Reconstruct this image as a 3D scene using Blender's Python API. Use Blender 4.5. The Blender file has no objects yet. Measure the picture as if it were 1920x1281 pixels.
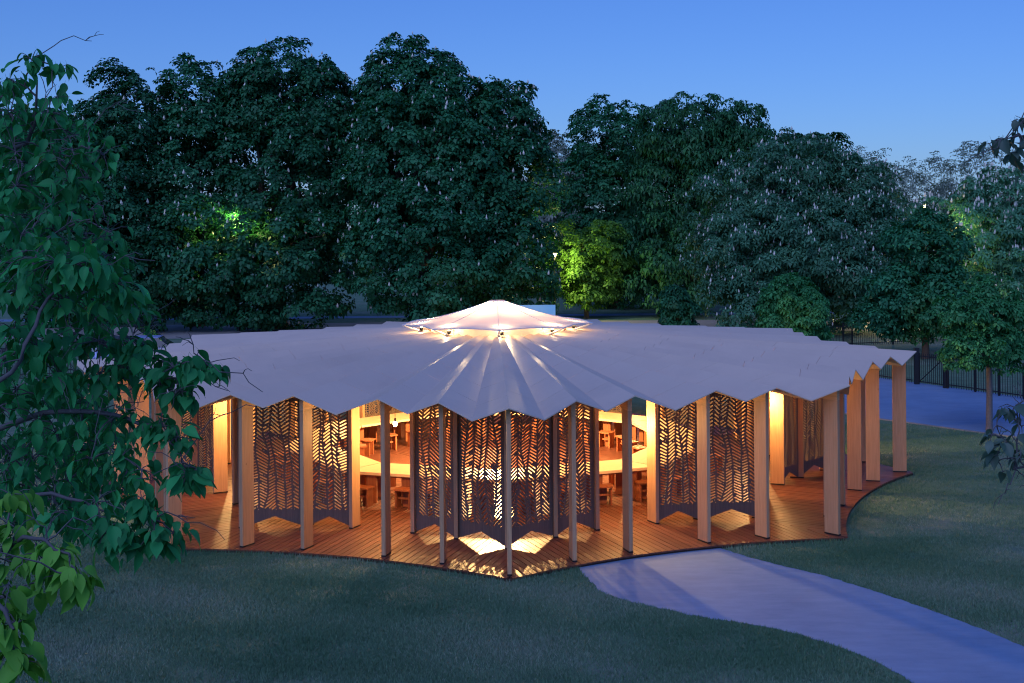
import bpy, math, random
import numpy as np
from mathutils import Vector, Matrix, geometry

sc = bpy.context.scene
col = sc.collection
R_ = math.radians
rng = np.random.default_rng(7)
random.seed(7)

# ------------------------------------------------------------------ camera
F_PX, Y_H, ROLL, EYE = 2286.8, 429.07, -0.008524, 6.44
cd = bpy.data.cameras.new('camera'); cam = bpy.data.objects.new('camera', cd); col.objects.link(cam)
cd.sensor_width = 36; cd.lens = F_PX / 1920 * 36
cd.shift_x = 1.8 / 1920; cd.shift_y = -(640.5 - Y_H) / 1920
cd.clip_end = 3000; cd.clip_start = 0.1
cam.matrix_world = Matrix.Translation((0, 0, EYE)) @ Matrix.Rotation(R_(90), 4, 'X') @ Matrix.Rotation(math.atan(ROLL), 4, 'Z')
sc.camera = cam

# ------------------------------------------------------------------ sky, afterglow, exposure
SUN_EL, SUN_AZ = 45.0, 200.0          # the glow of the evening sky behind and to the left of the camera
w = bpy.data.worlds.new('World'); sc.world = w; w.use_nodes = True
nt = w.node_tree; nt.nodes.clear()
out = nt.nodes.new('ShaderNodeOutputWorld'); bg = nt.nodes.new('ShaderNodeBackground')
sky = nt.nodes.new('ShaderNodeTexSky'); sky.sky_type = 'NISHITA'; sky.sun_disc = False
sky.sun_elevation = R_(SUN_EL); sky.sun_rotation = R_(SUN_AZ); sky.altitude = 0
sky.air_density = 1.4; sky.dust_density = 0.2; sky.ozone_density = 6.0
tint = nt.nodes.new('ShaderNodeMix'); tint.data_type = 'RGBA'; tint.blend_type = 'MULTIPLY'
tint.inputs[0].default_value = 1.0; tint.inputs[7].default_value = (0.35, 0.575, 1.18, 1)
nt.links.new(sky.outputs[0], tint.inputs[6]); nt.links.new(tint.outputs[2], bg.inputs[0])
bg.inputs[1].default_value = 0.10
nt.links.new(bg.outputs[0], out.inputs[0])

sl = bpy.data.lights.new('sun', 'SUN'); sun = bpy.data.objects.new('sun', sl); col.objects.link(sun)
sl.energy = 1.4; sl.angle = R_(50); sl.color = (0.54, 0.60, 1.0)
sun.rotation_euler = (R_(90 - SUN_EL), 0, R_(180 - SUN_AZ))

vs = sc.view_settings
vs.view_transform = 'Standard'; vs.look = 'None'; vs.exposure = 0.0; vs.gamma = 1.0; vs.use_curve_mapping = False
sc.cycles.use_denoising = True; sc.cycles.filter_width = 1.15
sc.cycles.max_bounces = 8; sc.cycles.diffuse_bounces = 4; sc.cycles.glossy_bounces = 3
sc.cycles.transmission_bounces = 4; sc.cycles.transparent_max_bounces = 8
sc.cycles.sample_clamp_indirect = 6; sc.cycles.caustics_reflective = False; sc.cycles.caustics_refractive = False

def at(px, py, d):
    """a point d metres in front of the place the picture was taken from"""
    a = px - 960 + ROLL * (Y_H - 640); b = py - Y_H
    xp = (a + ROLL * b) / (1 + ROLL**2); yp = (b - ROLL * a) / (1 + ROLL**2)
    return Vector((xp * d / F_PX, d, EYE - yp * d / F_PX))

# ------------------------------------------------------------------ helpers
def tag(o, label=None, cat=None, group=None, kind=None):
    if label: o['label'] = label
    if cat: o['category'] = cat
    if group: o['group'] = group
    if kind: o['kind'] = kind
    return o

def empty(name, loc=(0, 0, 0), rz=0, parent=None):
    o = bpy.data.objects.new(name, None); col.objects.link(o)
    o.location = loc; o.rotation_euler = (0, 0, rz); o.parent = parent; o.empty_display_size = 0.2
    return o

def obj(name, me, mat=None, parent=None, loc=None, rz=None):
    o = bpy.data.objects.new(name, me); col.objects.link(o); o.parent = parent
    if mat is not None and not me.materials: me.materials.append(mat)
    if loc is not None: o.location = loc
    if rz is not None: o.rotation_euler = (0, 0, rz)
    return o

def copy_tree(o, parent=None):
    c = o.copy(); col.objects.link(c); c.parent = parent
    for ch in list(o.children): copy_tree(ch, c)
    return c

def mesh_np(name, v, f, smooth=False, rnd=None):
    """v (N,3), f (M,k): one mesh of k-gons from arrays; rnd: per-face random value"""
    v = np.ascontiguousarray(v, dtype=np.float32); f = np.ascontiguousarray(f, dtype=np.int32)
    me = bpy.data.meshes.new(name); m, k = f.shape
    me.vertices.add(len(v)); me.vertices.foreach_set('co', v.ravel())
    me.loops.add(m * k); me.loops.foreach_set('vertex_index', f.ravel())
    me.polygons.add(m); me.polygons.foreach_set('loop_start', np.arange(0, m * k, k, dtype=np.int32))
    me.polygons.foreach_set('loop_total', np.full(m, k, dtype=np.int32))
    if smooth: me.polygons.foreach_set('use_smooth', np.ones(m, dtype=bool))
    if rnd is not None:
        a = me.attributes.new('rnd', 'FLOAT', 'FACE'); a.data.foreach_set('value', np.asarray(rnd, dtype=np.float32))
    me.update(calc_edges=True); return me

class MB:
    """collects boxes, prisms and tubes into one mesh"""
    def __init__(s): s.v = []; s.f = []
    def add(s, v, f):
        n = len(s.v); s.v += [tuple(p) for p in v]; s.f += [tuple(i + n for i in q) for q in f]; return s
    def box(s, x0, x1, y0, y1, z0, z1):
        return s.add([(x0,y0,z0),(x1,y0,z0),(x1,y1,z0),(x0,y1,z0),(x0,y0,z1),(x1,y0,z1),(x1,y1,z1),(x0,y1,z1)],
                     [(0,3,2,1),(4,5,6,7),(0,1,5,4),(1,2,6,5),(2,3,7,6),(3,0,4,7)])
    def prism(s, bottom, top):
        n = len(bottom)
        return s.add(list(bottom) + list(top), [tuple(range(n))[::-1], tuple(range(n, 2*n))] +
                     [(i, (i+1) % n, n + (i+1) % n, n + i) for i in range(n)])
    def tube(s, pts, rad, n=6, cap=True):
        pts = [Vector(p) for p in pts]; rings = []
        up = Vector((0.3, 0.2, 1)).normalized()
        for i, p in enumerate(pts):
            t = (pts[min(i+1, len(pts)-1)] - pts[max(i-1, 0)]).normalized()
            a = t.cross(up)
            if a.length < 1e-3: a = t.cross(Vector((1, 0, 0)))
            a.normalize(); b = t.cross(a)
            r = rad[i] if hasattr(rad, '__len__') else rad
            rings.append([p + a * (r * math.cos(6.28319*k/n)) + b * (r * math.sin(6.28319*k/n)) for k in range(n)])
        f = [(i*n+k, i*n+(k+1) % n, (i+1)*n+(k+1) % n, (i+1)*n+k) for i in range(len(pts)-1) for k in range(n)]
        if cap: f += [tuple(range(n)), tuple(range((len(pts)-1)*n, len(pts)*n))[::-1]]
        return s.add([v for r in rings for v in r], f)
    def lathe(s, prof, n=12, c=(0, 0, 0)):
        v = [(c[0] + r*math.cos(6.28319*k/n), c[1] + r*math.sin(6.28319*k/n), c[2] + z) for r, z in prof for k in range(n)]
        f = [(i*n+k, i*n+(k+1) % n, (i+1)*n+(k+1) % n, (i+1)*n+k) for i in range(len(prof)-1) for k in range(n)]
        f += [tuple(range(n))[::-1], tuple(range((len(prof)-1)*n, len(prof)*n))]
        return s.add(v, f)
    def mesh(s, name, smooth=False):
        me = bpy.data.meshes.new(name); me.from_pydata(s.v, [], s.f)
        if smooth: me.polygons.foreach_set('use_smooth', [True] * len(me.polygons))
        me.update(); return me
    def build(s, name, mat, parent=None, loc=None, rz=None, smooth=False):
        return obj(name, s.mesh(name, smooth), mat, parent, loc, rz)

# ------------------------------------------------------------------ materials
class NT:
    def __init__(s, name):
        s.m = bpy.data.materials.new(name); s.m.use_nodes = True; s.t = s.m.node_tree
        s.b = s.t.nodes['Principled BSDF']; s.out = s.t.nodes['Material Output']
    def n(s, typ, **kw):
        nd = s.t.nodes.new(typ)
        for k, v in kw.items(): setattr(nd, k, v)
        return nd
    def l(s, a, b): s.t.links.new(a, b)
    def coord(s, kind='Object', scale=(1, 1, 1)):
        tc = s.n('ShaderNodeTexCoord'); mp = s.n('ShaderNodeMapping'); s.l(tc.outputs[kind], mp.inputs[0])
        mp.inputs['Scale'].default_value = scale; return mp.outputs[0]
    def noise(s, vec, scale, detail=4, rough=0.6, w=None):
        nd = s.n('ShaderNodeTexNoise'); nd.inputs['Scale'].default_value = scale; nd.inputs['Detail'].default_value = detail
        nd.inputs['Roughness'].default_value = rough
        if w is not None: nd.noise_dimensions = '4D'; s.l(w, nd.inputs['W'])
        if vec is not None: s.l(vec, nd.inputs['Vector'])
        return nd.outputs['Fac']
    def ramp(s, fac, stops):
        nd = s.n('ShaderNodeValToRGB'); e = nd.color_ramp.elements
        while len(e) < len(stops): e.new(0.5)
        for k, (p, c) in enumerate(stops): e[k].position = p; e[k].color = (*c, 1)
        s.l(fac, nd.inputs[0]); return nd.outputs[0]
    def mix(s, fac, a, b, mode='MIX'):
        nd = s.n('ShaderNodeMix', data_type='RGBA', blend_type=mode)
        for sock, v in ((nd.inputs[0], fac), (nd.inputs[6], a), (nd.inputs[7], b)):
            if isinstance(v, (int, float)): sock.default_value = v
            elif isinstance(v, tuple): sock.default_value = (*v, 1)
            else: s.l(v, sock)
        return nd.outputs[2]
    def math(s, op, a, b=0.0):
        nd = s.n('ShaderNodeMath', operation=op)
        for sock, v in zip(nd.inputs, (a, b)):
            if isinstance(v, (int, float)): sock.default_value = v
            else: s.l(v, sock)
        return nd.outputs[0]
    def bump(s, h, strength=0.3, dist=0.01):
        nd = s.n('ShaderNodeBump'); nd.inputs['Strength'].default_value = strength; nd.inputs['Distance'].default_value = dist
        s.l(h, nd.inputs['Height']); s.l(nd.outputs[0], s.b.inputs['Normal'])
    def set(s, **kw):
        for k, v in kw.items():
            sock = s.b.inputs[k.replace('_', ' ')]
            if hasattr(v, 'is_output'): s.l(v, sock)
            else: sock.default_value = v if not (isinstance(v, tuple) and len(v) == 3) else (*v, 1)
        return s

def m_plain(name, c, rough=0.6, metal=0.0, var=0.15, scale=6):
    k = NT(name); f = k.noise(k.coord(), scale, 5)
    k.set(Base_Color=k.mix(f, tuple(x*(1-var) for x in c), tuple(min(1, x*(1+var)) for x in c)), Roughness=rough, Metallic=metal)
    return k.m

def m_wood(name, dark, light, axis='Z', rough=0.55, knots=True, spec=0.35):
    """timber with grain along one axis of the object, each object in its own tone"""
    k = NT(name); oi = k.n('ShaderNodeObjectInfo'); rnd = oi.outputs['Random']
    sc_ = {'Z': (14, 14, 0.8), 'X': (0.8, 14, 14), 'Y': (14, 0.8, 14)}[axis]
    wv = k.math('MULTIPLY', rnd, 37.0)
    g = k.noise(k.coord('Object', sc_), 2.2, 6, 0.65, wv)
    c = k.ramp(g, [(0.28, dark), (0.5, tuple((a+b)/2 for a, b in zip(dark, light))), (0.72, light)])
    if knots:
        vo = k.n('ShaderNodeTexVoronoi'); vo.inputs['Scale'].default_value = 2.6; vo.voronoi_dimensions = '4D'
        k.l(k.coord('Object', {'Z': (2.2, 2.2, 1), 'X': (1, 2.2, 2.2), 'Y': (2.2, 1, 2.2)}[axis]), vo.inputs['Vector']); k.l(wv, vo.inputs['W'])
        kn = k.ramp(vo.outputs['Distance'], [(0.035, (1, 1, 1)), (0.085, (0, 0, 0))])
        c = k.mix(kn, c, tuple(x*0.45 for x in dark))
    tone = k.math('ADD', k.math('MULTIPLY', rnd, 0.3), 0.85)
    cc = k.n('ShaderNodeCombineColor'); [k.l(tone, cc.inputs[i]) for i in range(3)]
    c = k.mix(1.0, c, cc.outputs[0], 'MULTIPLY')
    k.set(Base_Color=c, Roughness=rough, Specular_IOR_Level=spec); k.bump(g, 0.18, 0.004)
    return k.m

def m_leaf(name, dark, light, trans=0.25, rough=0.5):
    k = NT(name); at_ = k.n('ShaderNodeAttribute', attribute_name='rnd')
    n1 = k.noise(k.coord(), 0.35, 3)
    f = k.math('ADD', k.math('MULTIPLY', at_.outputs['Fac'], 0.65), k.math('MULTIPLY', n1, 0.5))
    c = k.ramp(f, [(0.2, dark), (0.85, light)])
    oi = k.n('ShaderNodeObjectInfo'); tn = k.math('ADD', k.math('MULTIPLY', oi.outputs['Random'], 0.45), 0.78)
    cc = k.n('ShaderNodeCombineColor'); [k.l(tn, cc.inputs[q]) for q in range(3)]; c = k.mix(1.0, c, cc.outputs[0], 'MULTIPLY')
    k.set(Base_Color=c, Roughness=rough, Specular_IOR_Level=0.22)
    tr = k.n('ShaderNodeBsdfTranslucent'); k.l(k.mix(1.0, c, (1.0, 1.25, 0.5), 'MULTIPLY'), tr.inputs[0])
    mx = k.n('ShaderNodeMixShader'); mx.inputs[0].default_value = trans
    k.l(k.b.outputs[0], mx.inputs[1]); k.l(tr.outputs[0], mx.inputs[2]); k.l(mx.outputs[0], k.out.inputs[0])
    return k.m

def m_emit(name, c, s):
    k = NT(name); k.set(Base_Color=c, Emission_Color=c, Emission_Strength=s); return k.m

M = {}
M['glulam'] = m_wood('pale_glulam', (0.42, 0.225, 0.115), (0.58, 0.34, 0.19), 'Z')
M['rafter'] = m_wood('rafter_timber', (0.42, 0.24, 0.12), (0.62, 0.38, 0.21), 'X')
M['board'] = m_wood('red_brown_decking', (0.085, 0.027, 0.017), (0.175, 0.058, 0.036), 'X', rough=0.42, knots=False, spec=0.5)
M['ply'] = m_wood('stained_plywood', (0.12, 0.085, 0.070), (0.19, 0.135, 0.11), 'Z', knots=False, rough=0.7)
M['table'] = m_wood('pale_tabletop', (0.66, 0.44, 0.28), (0.80, 0.58, 0.40), 'X', rough=0.45, knots=False)
M['stool'] = m_wood('red_stained_oak', (0.22, 0.065, 0.03), (0.36, 0.12, 0.055), 'Z', rough=0.45, knots=False)
M['steel'] = m_plain('painted_steel', (0.7, 0.7, 0.72), 0.4, 0.3, 0.08)
M['black'] = m_plain('black_ironwork', (0.012, 0.013, 0.016), 0.45, 0.2, 0.3)
M['dark'] = m_plain('dark_underdeck', (0.05, 0.028, 0.02), 0.9)
M['bark'] = m_plain('bark', (0.075, 0.06, 0.048), 0.9, 0, 0.5, 9)
M['pale_bark'] = m_plain('grey_bark', (0.16, 0.135, 0.12), 0.9, 0, 0.4, 20)
M['warm_bulb'] = m_emit('glowing_bulb', (1.0, 0.62, 0.25), 40)
M['flood'] = m_emit('flood_lens', (1.0, 0.72, 0.36), 6)

# painted ply roof: pale paint, faint runs and seams, slightly glossy
k = NT('pale_roof_paint'); cv = k.coord('Object'); oi = k.n('ShaderNodeObjectInfo')
n1 = k.noise(cv, 0.9, 5); n2 = k.noise(k.coord('Object', (1, 1, 1)), 22, 5, 0.7)
n3 = k.noise(k.coord('Object', (1, 1, 1)), 0.35, 6, 0.7)
c = k.mix(n1, (0.59, 0.45, 0.345), (0.69, 0.53, 0.405)); c = k.mix(k.ramp(n3, [(0.50, (0, 0, 0)), (0.72, (0.35, 0.35, 0.35))]), c, (0.42, 0.34, 0.28))
tone = k.math('ADD', k.math('MULTIPLY', oi.outputs['Random'], 0.04), 0.98); cc = k.n('ShaderNodeCombineColor'); [k.l(tone, cc.inputs[i]) for i in range(3)]
k.set(Base_Color=k.mix(1.0, c, cc.outputs[0], 'MULTIPLY'), Roughness=k.math('ADD', k.math('MULTIPLY', n2, 0.25), 0.30), Specular_IOR_Level=0.5)
k.bump(n2, 0.25, 0.006); M['roof'] = k.m

# tensile fabric
k = NT('white_canopy_fabric'); c = k.mix(k.noise(k.coord(), 3, 4), (0.80, 0.76, 0.72), (0.88, 0.85, 0.82))
k.set(Base_Color=c, Roughness=0.6)
tr = k.n('ShaderNodeBsdfTranslucent'); k.l(c, tr.inputs[0]); mx = k.n('ShaderNodeMixShader'); mx.inputs[0].default_value = 0.42
k.l(k.b.outputs[0], mx.inputs[1]); k.l(tr.outputs[0], mx.inputs[2]); k.l(mx.outputs[0], k.out.inputs[0]); M['fabric'] = k.m

# frosted drum glazing
k = NT('frosted_drum_panel'); k.set(Base_Color=(0.85, 0.82, 0.76), Roughness=0.5)
tr = k.n('ShaderNodeBsdfTranslucent'); tr.inputs[0].default_value = (0.9, 0.86, 0.78, 1); mx = k.n('ShaderNodeMixShader'); mx.inputs[0].default_value = 0.6
k.l(k.b.outputs[0], mx.inputs[1]); k.l(tr.outputs[0], mx.inputs[2]); k.l(mx.outputs[0], k.out.inputs[0]); M['drum'] = k.m

def m_grass(name, cols, patch):
    k = NT(name); cv = k.coord('Object')
    big = k.noise(cv, 0.16, 4, 0.6); mid = k.noise(cv, 1.3, 6, 0.7); fine = k.noise(k.coord('Object', (1, 0.35, 1)), 38, 6, 0.75)
    f = k.math('ADD', k.math('MULTIPLY', mid, 0.55), k.math('MULTIPLY', fine, 0.45))
    c = k.ramp(f, [(0.3, cols[0]), (0.52, cols[1]), (0.72, cols[2])])
    pm = k.ramp(k.math('ADD', k.math('MULTIPLY', big, 0.7), k.math('MULTIPLY', mid, 0.35)), [(0.53, (0, 0, 0)), (0.68, (1, 1, 1))])
    k.set(Base_Color=k.mix(k.math('MULTIPLY', pm, 0.7), c, patch), Roughness=0.95, Specular_IOR_Level=0.1); k.bump(fine, 0.8, 0.05)
    return k.m
M['grass'] = m_grass('mown_lawn', [(0.066, 0.130, 0.080), (0.115, 0.200, 0.125), (0.17, 0.255, 0.17)], (0.23, 0.255, 0.215))
def m_asphalt(name, lo, hi):
    k = NT(name); cv = k.coord('Object'); f1 = k.noise(cv, 0.7, 6, 0.65); f2 = k.noise(cv, 140, 3, 0.7); f3 = k.noise(k.coord('Object', (1, 4, 1)), 1.1, 6, 0.7)
    f = k.math('ADD', k.math('MULTIPLY', f1, 0.5), k.math('MULTIPLY', f3, 0.5))
    c = k.mix(k.ramp(f, [(0.35, (0, 0, 0)), (0.65, (1, 1, 1))]), lo, hi); c = k.mix(k.math('MULTIPLY', f2, 0.35), c, tuple(x*0.5 for x in lo))
    k.set(Base_Color=c, Roughness=0.85); k.bump(f2, 0.5, 0.006); return k.m
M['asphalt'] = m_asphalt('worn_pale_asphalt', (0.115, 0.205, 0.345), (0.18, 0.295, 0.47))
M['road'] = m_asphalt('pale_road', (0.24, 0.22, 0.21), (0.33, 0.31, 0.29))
k = NT('blade'); a_ = k.n('ShaderNodeAttribute', attribute_name='rnd')
k.set(Base_Color=k.ramp(a_.outputs['Fac'], [(0.0, (0.068, 0.160, 0.085)), (0.6, (0.14, 0.245, 0.145)), (1.0, (0.26, 0.31, 0.23))]), Roughness=0.9, Specular_IOR_Level=0.15); M['blade'] = k.m

# ------------------------------------------------------------------ ground, paths, road
GZ = -0.08
def sheet(name, pts, z, mat, thick=0):
    b = MB()
    if thick: b.prism([(x, y, z - thick) for x, y in pts], [(x, y, z) for x, y in pts])
    else: b.add([(x, y, z) for x, y in pts], [tuple(range(len(pts)))])
    return tag(b.build(name, mat), kind='structure')
sheet('ground', [(-600, -60), (600, -60), (600, 900), (-600, 900)], GZ, M['grass'])
def smooth_line(p, n=6):
    p = [Vector((*q, 0)) for q in p]; o = []
    for i in range(len(p)-1):
        a, b, c, d = p[max(i-1, 0)], p[i], p[i+1], p[min(i+2, len(p)-1)]
        for k in range(n):
            t = k/n; o.append((0.5*((2*b) + (c-a)*t + (2*a-5*b+4*c-d)*t*t + (3*b-3*c+d-a)*t**3)).to_2d())
    o.append(p[-1].to_2d()); return [(q.x, q.y) for q in o]
near_l = smooth_line([(1.22, 24.4), (1.24, 23.41), (1.43, 22.35), (1.75, 21.53), (3.0, 20.46), (4.19, 19.75), (5.17, 18.61), (5.66, 17.37), (6.0, 15.5), (6.3, 12)])
near_r = smooth_line([(4.0, 26.2), (4.03, 25.1), (4.76, 23.86), (5.88, 22.56), (6.78, 21.08), (7.56, 19.53), (7.95, 18.4), (8.4, 16), (8.7, 12)])
def rag(p, a=0.035):
    r = random.Random(4); o = []
    for (x0, y0), (x1, y1) in zip(p, p[1:]):
        n = max(1, int(math.hypot(x1-x0, y1-y0)/0.09)); o += [(x0+(x1-x0)*k/n + r.gauss(0, a*0.5), y0+(y1-y0)*k/n + r.gauss(0, a*0.5)) for k in range(n)]
    return o + [p[-1]]
near_l, near_r = rag(near_l), rag(near_r)
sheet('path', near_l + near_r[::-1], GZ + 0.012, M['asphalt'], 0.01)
far_edge = smooth_line([(7, 50), (11.75, 42.07), (13.04, 40.38), (14.23, 38.82), (15.58, 37.17), (19, 33), (26, 26)])
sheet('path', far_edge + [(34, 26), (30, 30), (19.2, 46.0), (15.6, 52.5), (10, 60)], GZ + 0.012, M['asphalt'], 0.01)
sheet('kerb', [(x + 0.0, y) for x, y in far_edge] + [(x - 0.09, y - 0.09) for x, y in far_edge[::-1]], GZ + 0.03, M['road'], 0.04)
sheet('road', [(-90, 72), (-30, 73.5), (0, 76), (40, 75), (110, 74), (110, 88), (40, 84.5), (0, 86), (-90, 83)], GZ + 0.012, M['road'], 0.01)
sheet('verge', [(-90, 89), (110, 92), (110, 94), (-90, 91)], GZ + 0.012, M['asphalt'], 0.01)

# grass blades on the lawn that lies nearest, real blades over the sheet
def blades(name, region, n, hmin, hmax, wid, seed):
    r = np.random.default_rng(seed); (x0, x1), (y0, y1) = region
    p = np.stack([r.uniform(x0, x1, n), y0 + (y1-y0) * r.random(n)**1.3], 1)
    return p, r
def inside(p, poly):
    x, y = p[:, 0], p[:, 1]; c = np.zeros(len(p), bool); q = np.array(poly); j = len(q)-1
    for i in range(len(q)):
        t = ((q[i, 1] > y) != (q[j, 1] > y)) & (x < (q[j, 0]-q[i, 0])*(y-q[i, 1])/(q[j, 1]-q[i, 1]+1e-12) + q[i, 0]); c ^= t; j = i
    return c

# ------------------------------------------------------------------ pavilion geometry
PC = Vector((-0.3993, 33.407, 0)); PH = 1.71
RC, SAG, WID = 10.783, 0.568, 10.61            # cusp radius of the outer columns, depth of the scallops, door bay (degrees)
OVER, HR, R0, ZC = 0.2785, 3.157, 1.9, 3.70
AN = (40 - WID) / 4
OFF = [0, AN, 2*AN, 2*AN + WID, 3*AN + WID]
def ang(i): return 40 * (i // 5) + OFF[i % 5]
def scallop(t, s, R=RC):
    ch, ap = R*math.sin(R_(20)), R*math.cos(R_(20)); rad = (ch*ch + SAG*SAG) / (2*SAG); c0 = ap - SAG + rad
    th = R_(t - (40*s + 20)); return c0*math.cos(th) - math.sqrt(rad**2 - (c0*math.sin(th))**2)
def pol(t, r, z=0):
    a = R_(t + PH); return Vector((r*math.sin(a), -r*math.cos(a), z))
NR = 45
rad_out = [scallop(ang(i), i // 5) for i in range(NR)]
INNER = 1.87
def ridge_z(i, r):
    re = rad_out[i % NR] + OVER; return ZC + (HR - ZC) * (r - R0) / (re - R0)

pav = empty('pavilion', PC)
tag(pav, 'round timber pavilion with pleated pale roof, lit orange from inside', 'pavilion')

# deck: dark base slab with scalloped outline, boards laid sector by sector
deck_b = MB(); edge = []
for s in range(9):
    for k in range(16): t = 40*s + 40*k/16; edge.append(pol(t, scallop(t, s, RC + 0.17)))
deck_b.prism([(p.x, p.y, -0.2) for p in edge], [(p.x, p.y, -0.032) for p in edge])
deck = deck_b.build('deck', M['dark'], pav)
BW, BG = 0.142, 0.015
ch, ap = (RC+0.2)*math.sin(R_(20)), (RC+0.2)*math.cos(R_(20)); drad = (ch*ch + SAG*SAG)/(2*SAG); dc0 = ap - SAG + drad
def board_pts(v0, v1):
    q = []
    for v in (v0, v1):
        q.append((abs(v)/math.tan(R_(20)) + 0.012, v)); q.append((dc0 - math.sqrt(max(drad**2 - v*v, 0)), v))
    return q
nb = int(ch / BW)
rest = MB()
shared = {}
for s in range(9):
    a = R_(40*s + 20 + PH); ux, uy = math.sin(a), -math.cos(a); vx, vy = math.cos(a), math.sin(a); rz = math.atan2(uy, ux)
    for j in range(-nb, nb):
        v0, v1 = j*BW + BG/2, (j+1)*BW - BG/2
        (a0, _), (a1, _), (b0, _), (b1, _) = board_pts(v0, v1)
        if a1 - a0 < 0.08 or b1 - b0 < 0.08: continue
        q = [(a0, v0), (a1, v0), (b1, v1), (b0, v1)]
        if s in (0, 1, 7, 8):
            if j not in shared: shared[j] = MB().prism([(x, y - (v0+v1)/2, -0.03) for x, y in q], [(x, y - (v0+v1)/2, 0) for x, y in q]).mesh('deck_board')
            vm = (v0+v1)/2
            obj('deck_board', shared[j], M['board'], deck, (vx*vm, vy*vm, random.uniform(-0.002, 0.002)), rz)
        else:
            rest.prism([(ux*x + vx*y, uy*x + vy*y, -0.03) for x, y in q], [(ux*x + vx*y, uy*x + vy*y, 0) for x, y in q])
tag(rest.build('deck_board', M['board'], deck), 'red-brown boards of the far half of the deck', kind='stuff')

# columns and rafters
CT, CW = 0.082, 0.335
col_me = MB().box(-CW, 0, -CT/2, CT/2, 0, HR - 0.345).mesh('column')
foot_me = MB().box(-CW - 0.004, 0.004, -CT/2 - 0.004, CT/2 + 0.004, 0, 0.03).mesh('base_plate')
raf_me = {}
for i in range(NR):
    t = ang(i); ro = rad_out[i]; key = min(i % 5, (5 - i % 5)) if i % 5 else 0
    rz = R_(t + PH) - math.pi/2
    c = obj('column', col_me, M['glulam'], pav, pol(t, ro), rz); obj('base_plate', foot_me, M['black'], c)
    ri = ro - INNER
    zi = ridge_z(i, ri) - 0.345
    if ('in', key) not in raf_me: raf_me[('in', key)] = MB().box(-CW, 0, -CT/2, CT/2, 0, zi).mesh('inner_column')
    c = obj('inner_column', raf_me[('in', key)], M['glulam'], pav, pol(t, ri), rz); obj('base_plate', foot_me, M['black'], c)
    if key not in raf_me:
        b = MB(); q = []
        rr_ = [R0 + 0.1, 3.4, ri - 1.2, ri - CW - 0.25, ri - CW, ri, ri + 0.25, ro - CW - 0.35, ro - CW, ro]
        dep = [0.10, 0.16, 0.22, 0.26, 0.34, 0.34, 0.27, 0.26, 0.34, 0.34]
        for r, d in zip(rr_, dep):
            zt = ridge_z(i, r) - 0.045; zb = ridge_z(i, r) - d
            if r >= ri - CW and r <= ri: zb = zi + 0.003
            if r >= ro - CW: zb = HR - 0.342
            q.append((r, zt, zb))
        poly = [(r, zt) for r, zt, zb in q] + [(r, zb) for r, zt, zb in q[::-1]]
        n = len(poly); b.add([(x, -CT/2 - 0.003, z) for x, z in poly] + [(x, CT/2 + 0.003, z) for x, z in poly],
              [(k, n//2*2-1-k, n//2*2-2-k, k+1) for k in range(n//2-1)] + [(n+k, n+k+1, 2*n-2-k, 2*n-1-k) for k in range(n//2-1)] +
              [(k, (k+1) % n, n+(k+1) % n, n+k) for k in range(n)])
        raf_me[key] = b.mesh('rafter')
    obj('rafter', raf_me[key], M['rafter'], pav, (0, 0, 0), rz)

# pleated roof
roof = empty('roof', (0, 0, 0), 0, pav)
TH = 0.024
def valley(i):
    j = i + 1; a, b = pol(ang(i), rad_out[i] + OVER), pol(ang(i) + (ang(j) - ang(i)), (rad_out[j % NR]) + OVER)
    tm = (ang(i) + ang(j)) / 2; rm = scallop(tm, i // 5) + OVER
    z1 = HR - 0.186 * (b - a).length
    z0 = ZC - 0.186 * 2*R0*math.sin(R_((ang(j)-ang(i))/2)); return tm, rm, z0, z1
rows_base = np.array([0, .17, .33, .50, .66, .83, 1.0])
for i in range(NR):
    tv, rv, z0, z1 = valley(i); s = i // 5
    for side in (0, 1):
        ii = i + side; tr_ = ang(ii); re = rad_out[ii % NR] + OVER
        A0, A1 = pol(tr_, R0, ZC), pol(tr_, re, HR); B0, B1 = pol(tv, R0, z0), pol(tv, rv, z1)
        front = s in (0, 1, 7, 8)
        fr = rows_base.copy() if front else np.array([0, 1.0])
        if front: fr[1:-1] += random.uniform(-0.05, 0.05)
        for q in range(len(fr)-1):
            f0, f1 = fr[q] + (0.0008 if q else 0), fr[q+1]
            up_ = 0
            pts = [A0.lerp(A1, f0), A0.lerp(A1, f1), B0.lerp(B1, f1), B0.lerp(B1, f0)]
            if side: pts = pts[::-1]
            dz = Vector((0, 0, up_ + 0.004*(1-f0)))
            o = MB().prism([p + dz - Vector((0, 0, TH)) for p in pts], [p + dz for p in pts]).build('roof_sheet', M['roof'], roof)

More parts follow.
